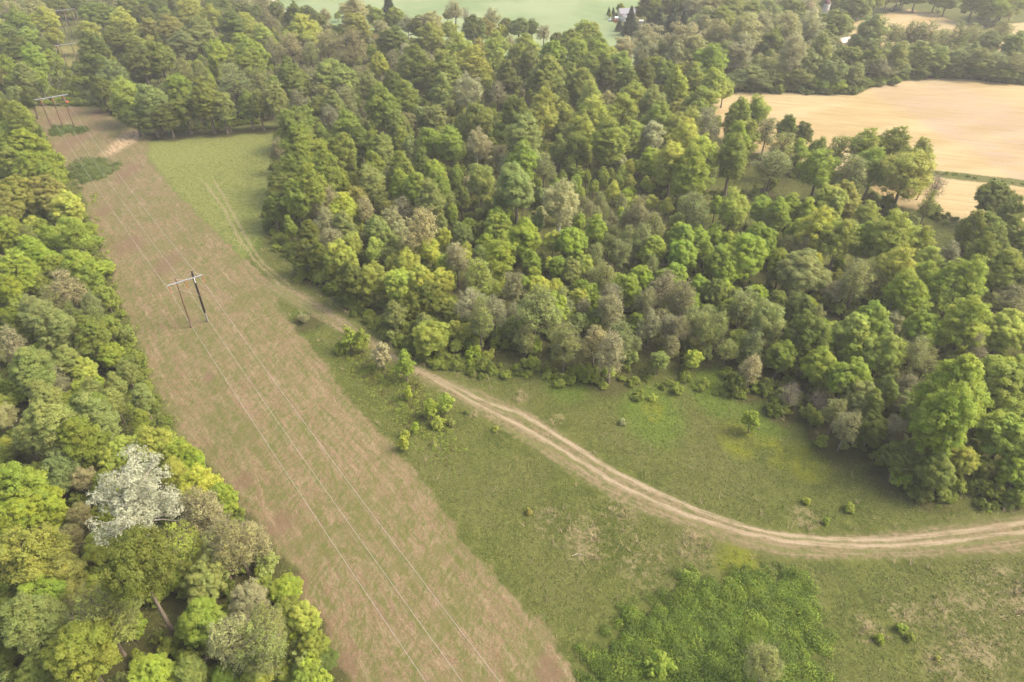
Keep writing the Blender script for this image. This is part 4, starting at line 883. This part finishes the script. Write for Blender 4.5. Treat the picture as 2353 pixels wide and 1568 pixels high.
def insulator(c, a, b, z0, root, L=2.6, tilt=0.0):
    pts = [v3(c, a, b, z0), v3(c, a + .05, b + tilt, z0 - L)]
    pts = [np.array(pts[0]) * (1 - u) + np.array(pts[1]) * u for u in np.linspace(0, 1, 23)]
    rad = [.05 if i % 2 else .13 for i in range(23)]
    return tube('insulator', pts, rad, ORANGE, root, 8)
def empty(name, label, cat, loc, group=None):
    o = bpy.data.objects.new(name, None); COL.objects.link(o); o.location = loc; o['label'] = label; o['category'] = cat
    if group: o['group'] = group
    return o
def local(root):
    for c in root.children: c.matrix_parent_inverse = Matrix.Translation(root.location).inverted()
c1 = (at(442, 755)[:2] + at(477, 740)[:2]) / 2; hw = np.linalg.norm(at(442, 755)[:2] - at(477, 740)[:2]) / 2
c1 = c1 - 0; z1 = gz(*c1)
PG = 'timber pylons carrying the power line'
r1 = empty('pylon', 'near two-pole pylon with one pole wrapped black and a grey crossarm', 'pylon', (c1[0], c1[1], z1), PG)
tube('pole', [v3(c1, -hw, 0, z1 - .5), v3(c1, -hw - .05, .1, 8), v3(c1, -hw + .05, 0, 17.3)], [.26, .22, .17], POLE, r1)['label'] = 'brown bare timber pole'
tube('pole', [v3(c1, hw, 0, z1 - .5), v3(c1, hw, 0, 4.2)], [.30, .28], POLEGREY, r1)['label'] = 'grey foot of the black pole'
pb = tube('pole', [v3(c1, hw, 0, 3.6), v3(c1, hw, 0, 17.8), v3(c1, hw, 0, 18.2)], [.34, .28, .25], POLEBLK, r1); pb['label'] = 'black wrapped pole'
tube('pole_cap', [v3(c1, hw, 0, 18.2), v3(c1, hw, 0, 18.45)], [.20, .15], PALEWOOD, r1)
tube('sign', [v3(c1, hw, .36, 14.4), v3(c1, hw, .36, 16.0)], [.14, .14], WHITE, r1, 4)
tube('crossarm', [v3(c1, -5.1, .3, 16.1), v3(c1, 5.1, .3, 16.1)], [.19, .19], STEEL, r1, 4)
for a, b in (((-hw, 17.1), (0, 16.2)), ((hw, 18.0), (0, 16.2)), ((hw, 18.0), (4.6, 16.2))): tube('brace', [v3(c1, a[0], .15, a[1]), v3(c1, b[0], .2, b[1])], [.06, .06], PALEWOOD, r1, 5)
for s in (1, -1): tube('brace', [v3(c1, -hw * s, .25 * s, 14.0), v3(c1, hw * s, .25 * s, 9.8)], [.06, .06], PALEWOOD, r1, 5)
for a in (-4.7, -.1, 4.8): insulator(c1, a, .3, 15.95, r1)
local(r1)
c2 = at(145, 293)[:2]; z2 = gz(*c2)
r2 = empty('pylon', 'three-pole pylon with double crossarm and orange ball', 'pylon', (c2[0], c2[1], z2), PG)
for a in (-4.9, 0, 4.9):
    tube('pole', [v3(c2, a, 0, z2 - .5), v3(c2, a, 0, 15.6)], [.27, .18], POLE, r2)
for b in (-.9, .3): tube('crossarm', [v3(c2, -7.3, b, 15.1 + b * .2), v3(c2, 7.3, b, 15.1 + b * .2)], [.16 if b < 0 else .24] * 2, STEEL, r2, 4)
for s in (0, 1): tube('brace', [v3(c2, -4.9 + 4.9 * s, .3, 13.2), v3(c2, 0 + 4.9 * s, .3, 8.8)], [.07, .07], PALEWOOD, r2, 5)
for a in (-5, 0, 5):
    for s in (1, -1):
        pts_ = [np.array(v3(c2, a, s * .3, 14.6)) * (1 - u) + np.array(v3(c2, a + .3, s * 3.1, 13.7)) * u for u in np.linspace(0, 1, 17)]
        tube('insulator', pts_, [.05 if i % 2 else .12 for i in range(17)], ORANGE if s > 0 else PALEWOOD, r2)
import bmesh
bm = bmesh.new(); bmesh.ops.create_icosphere(bm, subdivisions=3, radius=.55, matrix=Matrix.Translation(v3(c2, 5.9, 1.2, 12.0))); me = bpy.data.meshes.new('marker_ball'); bm.to_mesh(me); bm.free(); me.materials.append(BALL)
ob = bpy.data.objects.new('marker_ball', me); COL.objects.link(ob); ob.parent = r2
tube('ball_bracket', [v3(c2, 4.9, .2, 12.4), v3(c2, 5.9, 1.2, 12.0)], [.08, .06], STEEL, r2, 5)
local(r2)
c3 = (at(161, 161)[:2] + at(179, 153)[:2]) / 2; c4 = at(167, 80)[:2]
def far_pylon(c, n, label, arm, H):
    z = gz(*c); r = empty('pylon', label, 'pylon', (c[0], c[1], z), PG)
    for a in n: tube('pole', [v3(c, a, 0, z - .5), v3(c, a, 0, H)], [.26, .18], POLE, r)
    tube('crossarm', [v3(c, -arm, .3, H - 1.2), v3(c, arm, .3, H - 1.2)], [.2, .2], STEEL, r, 4)
    tube('brace', [v3(c, n[0], .2, H - 3), v3(c, n[-1], .2, H - 7)], [.07, .07], PALEWOOD, r, 5)
    for a in (-arm + .5, 0, arm - .5): insulator(c, a, .3, H - 1.3, r, 2.0)
    local(r)
far_pylon(c3, (-3.2, 3.2), 'farther two-pole pylon on the yellow grass strip', 5.8, 15.5)
far_pylon(c4, (-4, 0, 4), 'farthest pylon at the end of the cleared line against dark trees', 6.8, 18)
c0 = c1 + (c1 - c2) * .99
def cable(name, a_list, label, group, mat, rad, zs, sags):
    cs = [c4, c3, c2, c1, c0]; path = []
    for i in range(4):
        p = np.array(v3(cs[i], a_list[i], 0, zs[i])); q = np.array(v3(cs[i + 1], a_list[i + 1], 0, zs[i + 1]))
        for u in np.linspace(0, 1, 28)[(1 if i else 0):]: 
            w_ = p * (1 - u) + q * u; w_[2] -= 4 * sags[i] * u * (1 - u); path.append(w_)
    tb = Tubes(); tb.add(path, [rad] * len(path), 5); o = bpy.data.objects.new(name, tb.mesh(name, mat)); COL.objects.link(o)
    o['label'] = label; o['category'] = 'cable'; o['group'] = group
ZS = [14.7, 12.2, 13.4, 13.25, 13.3]; SG = [1.5, 2.0, 3.5, 5.0]
for i, (a, nm) in enumerate(((-1, 'left of the three thick pale power cables over the mown strip'), (0, 'middle of the three thick pale power cables over the mown strip'), (1, 'right of the three thick pale power cables over the mown strip'))):
    cable('power_cable', [6.3 * a, 5.3 * a, 5 * a + .3, (-4.7, -.1, 4.8)[i], 4.8 * a], nm, 'three main cables of the power line', WIRE, .026, ZS, SG)
for a, nm in ((-1, 'thin faint upper wire from the brown pole top'), (1, 'thin faint upper wire from the black pole top')):
    cable('shield_wire', [4 * a, 3.2 * a, 4.9 * a, hw * a, 2.3 * a], nm, 'two thin upper wires', SHIELD, .010, [18, 15.5, 15.6, 17.3 if a < 0 else 18.2, 18], [.8, 1.2, 2.2, 3.2])

# ------------------------------------------------------------------ farm and silo
def boxmesh(name, lo, hi, mat, root, extra=None):
    bm = bmesh.new(); x0, y0, z0 = lo; x1, y1, z1 = hi
    vs = [bm.verts.new(p) for p in ((x0, y0, z0), (x1, y0, z0), (x1, y1, z0), (x0, y1, z0), (x0, y0, z1), (x1, y0, z1), (x1, y1, z1), (x0, y1, z1))]
    for f in ((0, 3, 2, 1), (4, 5, 6, 7), (0, 1, 5, 4), (1, 2, 6, 5), (2, 3, 7, 6), (3, 0, 4, 7)): bm.faces.new([vs[i] for i in f])
    me = bpy.data.meshes.new(name); bm.to_mesh(me); bm.free(); me.materials.append(mat)
    o = bpy.data.objects.new(name, me); COL.objects.link(o); o.parent = root; return o
def polymesh(name, V, F, mat, root):
    me = bpy.data.meshes.new(name); me.from_pydata([tuple(v) for v in V], [], F); me.materials.append(mat)
    o = bpy.data.objects.new(name, me); COL.objects.link(o)
    if root: o.parent = root
    return o
def gable(root, L, Wd, eave, ridge, wallm, roofm, over=.5):
    h, w2 = L / 2, Wd / 2
    V = [(-h, -w2, 0), (h, -w2, 0), (h, w2, 0), (-h, w2, 0), (-h, -w2, eave), (h, -w2, eave), (h, w2, eave), (-h, w2, eave), (-h, 0, ridge), (h, 0, ridge)]
    polymesh('wall', V, [(0, 1, 5, 4), (2, 3, 7, 6), (1, 2, 6, 9, 5), (3, 0, 4, 8, 7)], wallm, root)
    o, t = over, .18; sl_ = (ridge - eave) / w2; e = eave - sl_ * o
    V = []
    for x in (-h - o, h + o): V += [(x, -w2 - o, e + .05), (x, 0, ridge + .05), (x, w2 + o, e + .05), (x, w2 + o, e + .05 + t), (x, 0, ridge + .05 + t), (x, -w2 - o, e + .05 + t)]
    F = [(i, (i + 1) % 6, (i + 1) % 6 + 6, i + 6) for i in range(6)] + [(0, 1, 4, 5), (1, 2, 3, 4), (6, 11, 10, 7), (7, 10, 9, 8)]
    return polymesh('roof', V, F, roofm, root)
ROOFG = plain('grey_shingle_roof', (.27, .27, .30), (.21, .21, .24), .8, 1.0); TANW = plain('tan_siding', (.62, .52, .40), (.55, .46, .36)); WHW = plain('white_siding', (.80, .80, .78), (.72, .72, .70)); DARKR = plain('dark_roof', (.15, .15, .17), (.11, .11, .13))
GLASS = plain('window_glass', (.03, .035, .045), (.05, .055, .06), .15); BARN = plain('weathered_barn', (.42, .36, .33), (.30, .27, .25)); MAROON = plain('maroon_dome', (.12, .05, .06), (.09, .04, .045)); CONC = plain('silo_concrete', (.56, .55, .53), (.42, .41, .40), .9, 1.2)
def at3(px, py): p = at(px, py); return (p[0], p[1], gz(p[0], p[1]))
h1 = empty('farmhouse', 'large tan barn-like house with long grey gabled roof behind the dark pines', 'house', at3(1443, 41)); h1.rotation_euler = (0, 0, .12)
gable(h1, 15.5, 9, 3.6, 6.4, TANW, ROOFG)
for x in (-3, 0, 3): boxmesh('window', (x - .6, -4.56, 1.2), (x + .6, -4.47, 2.4), GLASS, h1)
h2 = empty('garage', 'small white garage with dark pitched roof beside the orange vehicle', 'garage', at3(1431, 49)); h2.rotation_euler = (0, 0, 1.15)
gable(h2, 8, 6, 2.8, 4.4, WHW, DARKR, .4)
boxmesh('garage_door', (-4.08, -1.6, 0), (-4.0, 1.6, 2.3), plain('door_grey', (.55, .56, .58)), h2)
h3 = empty('shed', 'low white shed with an open dark doorway next to the garage', 'shed', at3(1422, 49)); h3.rotation_euler = (0, 0, -.15)
gable(h3, 6.5, 4, 2.4, 3.0, WHW, WHW, .2); boxmesh('door', (1.2, -2.07, 0), (2.6, -2.0, 1.9), GLASS, h3)  # dark slab on the wall stands in for the shade inside the doorway
h4 = empty('porch', 'small white porch post shelter glimpsed right of the pine', 'porch', at3(1472.5, 58))
for sx_ in (-1, 1): boxmesh('post', (sx_ * 1 - .12, -.12, 0), (sx_ * 1 + .12, .12, 2.6), WHW, h4)
gable(h4, 3, 2.4, 2.62, 3.3, plain('pale_trim', (.7, .66, .6)), WHW, .3)
RED = plain('orange_paint', (.75, .13, .03), (.65, .10, .02), .35); WHP = plain('white_paint', (.8, .8, .8), (.74, .74, .74), .3); DKP = plain('dark_blue_paint', (.03, .04, .06), (.04, .05, .07), .3); RUB = plain('tyre_rubber', (.02, .02, .02))
def vehicle(name, label, cat, loc, rz, paint, L=4.6, Wd=1.8, body=1.0, cab=(.28, .78), roof=1.6):
    r = empty(name, label, cat, loc, 'vehicles parked at the farmyard'); r.rotation_euler = (0, 0, rz); w2 = Wd / 2; h = L / 2
    prof = [(-h, .35), (h, .35), (h, body * .85), (h * .9, body), (-h + L * cab[1] + .5, body), (-h + L * cab[1], roof), (-h + L * cab[0], roof), (-h + L * cab[0] - .5, body), (-h, body)]
    V = [(x, -w2, z) for x, z in prof] + [(x, w2, z) for x, z in prof]; n = len(prof)
    polymesh('body', V, [tuple(range(n)), tuple(range(2 * n - 1, n - 1, -1))] + [(i, i + n, (i + 1) % n + n, (i + 1) % n) for i in range(n)], paint, r)
    boxmesh('window', (-h + L * cab[0] + .1, -w2 - .02, body + .08), (-h + L * cab[1] - .1, w2 + .02, roof - .12), GLASS, r)
    for x in (-h * .62, h * .62):
        for s in (-1, 1):
            tb = Tubes(); tb.add([(x, s * w2 - .12, .34), (x, s * w2 - .11, .34), (x, s * w2 + .11, .34), (x, s * w2 + .12, .34)], [.01, .34, .34, .01], 12)
            o = bpy.data.objects.new('wheel', tb.mesh('wheel', RUB)); COL.objects.link(o); o.parent = r
vehicle('parked_car', 'bright orange vehicle parked in front of the white shed', 'car', at3(1417.5, 50), .1, RED, 4.4)
vehicle('pickup_truck', 'white pickup truck parked right of the tan house', 'truck', at3(1467, 35.5), .15, WHP, 5.6, 2.0, 1.1, (.35, .62), 1.9)
vehicle('parked_van', 'white van behind the pickup at the tan house', 'van', at3(1466, 32), .2, WHP, 5.2, 2.0, 1.3, (.05, .8), 2.2)
vehicle('parked_car', 'dark blue car behind the garage', 'car', at3(1420, 37), .2, DKP, 4.6)
vehicle('small_trailer', 'small pale trailer beside the low trees at the yard corner', 'trailer', at3(1402, 48.5), .5, plain('pale_blue_paint', (.5, .56, .66)), 3.0, 1.6, .8, (.2, .8), 1.3)
cs_ = at3(1888, 62)
sr_ = empty('grain_silo', 'old whitish concrete silo with maroon dome rising above the trees', 'silo', cs_)
prof = [(0, 2.4), (17.5, 2.4)]
tb = Tubes(); tb.add([(0, 0, z) for z in (0, 6, 12, 17.5)], [2.4] * 4, 24); o = bpy.data.objects.new('silo_wall', tb.mesh('silo_wall', CONC)); COL.objects.link(o); o.parent = sr_
tb = Tubes(); tb.add([(0, 0, 17.3 + 2.2 * math.sin(a)) for a in np.linspace(0, 1.5, 8)], [2.6 * math.cos(a) for a in np.linspace(0, 1.5, 8)], 24); o = bpy.data.objects.new('dome', tb.mesh('dome', MAROON)); COL.objects.link(o); o.parent = sr_
for z in range(1, 17, 2):
    tb = Tubes(); tb.add([(0, 0, z), (0, 0, z + .15)], [2.46, 2.46], 24); o = bpy.data.objects.new('hoop', tb.mesh('hoop', BARN)); COL.objects.link(o); o.parent = sr_
hb = empty('barn', 'low weathered barn with pale roof half hidden beside the tall green tree', 'barn', at3(1935, 106)); hb.rotation_euler = (0, 0, .5)
gable(hb, 10, 7, 3, 5, BARN, plain('pale_tin_roof', (.55, .48, .46), (.46, .41, .38)))
# a pale fallen branch in the dry grass
lg = at3(1325, 1273); o = tube('fallen_branch', [(lg[0] - .9, lg[1] - .3, lg[2] + .25), (lg[0], lg[1] + .1, lg[2] + .35), (lg[0] + 1.2, lg[1] - .05, lg[2] + .3)], [.04, .06, .03], PALEBARK, None, 6); o['label'] = 'short pale fallen branch lying in the dry meadow grass'; o['category'] = 'branch'
# white blossom on the shrub at the wood corner
bp = at(2107, 1063, 3.5); n = 420; dr = rng.normal(0, 1, (n, 3)); dr /= np.linalg.norm(dr, axis=1)[:, None]; dr[:, 1] = -abs(dr[:, 1])
me = leaf_mesh('blossom', [leaf_quads(dr * [5.0, 3.2, 2.4] + [bp[0], bp[1], 3.6], dr, .16, np.ones(n) * .8, np.ones(n) * .5)], WHITE)
o = bpy.data.objects.new('flowering_shrub', me); COL.objects.link(o); o['label'] = 'white blossom sprays hanging low at the wood corner above the track bend'; o['category'] = 'blossom'

# ------------------------------------------------------------------ air
bm = bmesh.new(); bmesh.ops.create_cube(bm, size=1.0); me = bpy.data.meshes.new('haze'); bm.to_mesh(me); bm.free()
hz = bpy.data.objects.new('haze', me); COL.objects.link(hz); hz.scale = (14400, 14400, 210); hz.location = (0, 0, 100); hz['kind'] = 'stuff'; hz['label'] = 'thin pale haze in the air over the fields'; hz['category'] = 'haze'
hm = bpy.data.materials.new('haze'); hm.use_nodes = True; hm.node_tree.nodes.clear(); ho = hm.node_tree.nodes.new('ShaderNodeOutputMaterial'); hv = hm.node_tree.nodes.new('ShaderNodeVolumePrincipled')
hv.inputs['Color'].default_value = (.9, .92, .9, 1); hv.inputs['Density'].default_value = .00026; hv.inputs['Anisotropy'].default_value = .2; hm.node_tree.links.new(hv.outputs[0], ho.inputs['Volume']); me.materials.append(hm)
print('TREES', len(trees), 'individual', len(main), 'stuff', len(pts), 'under', len(up))
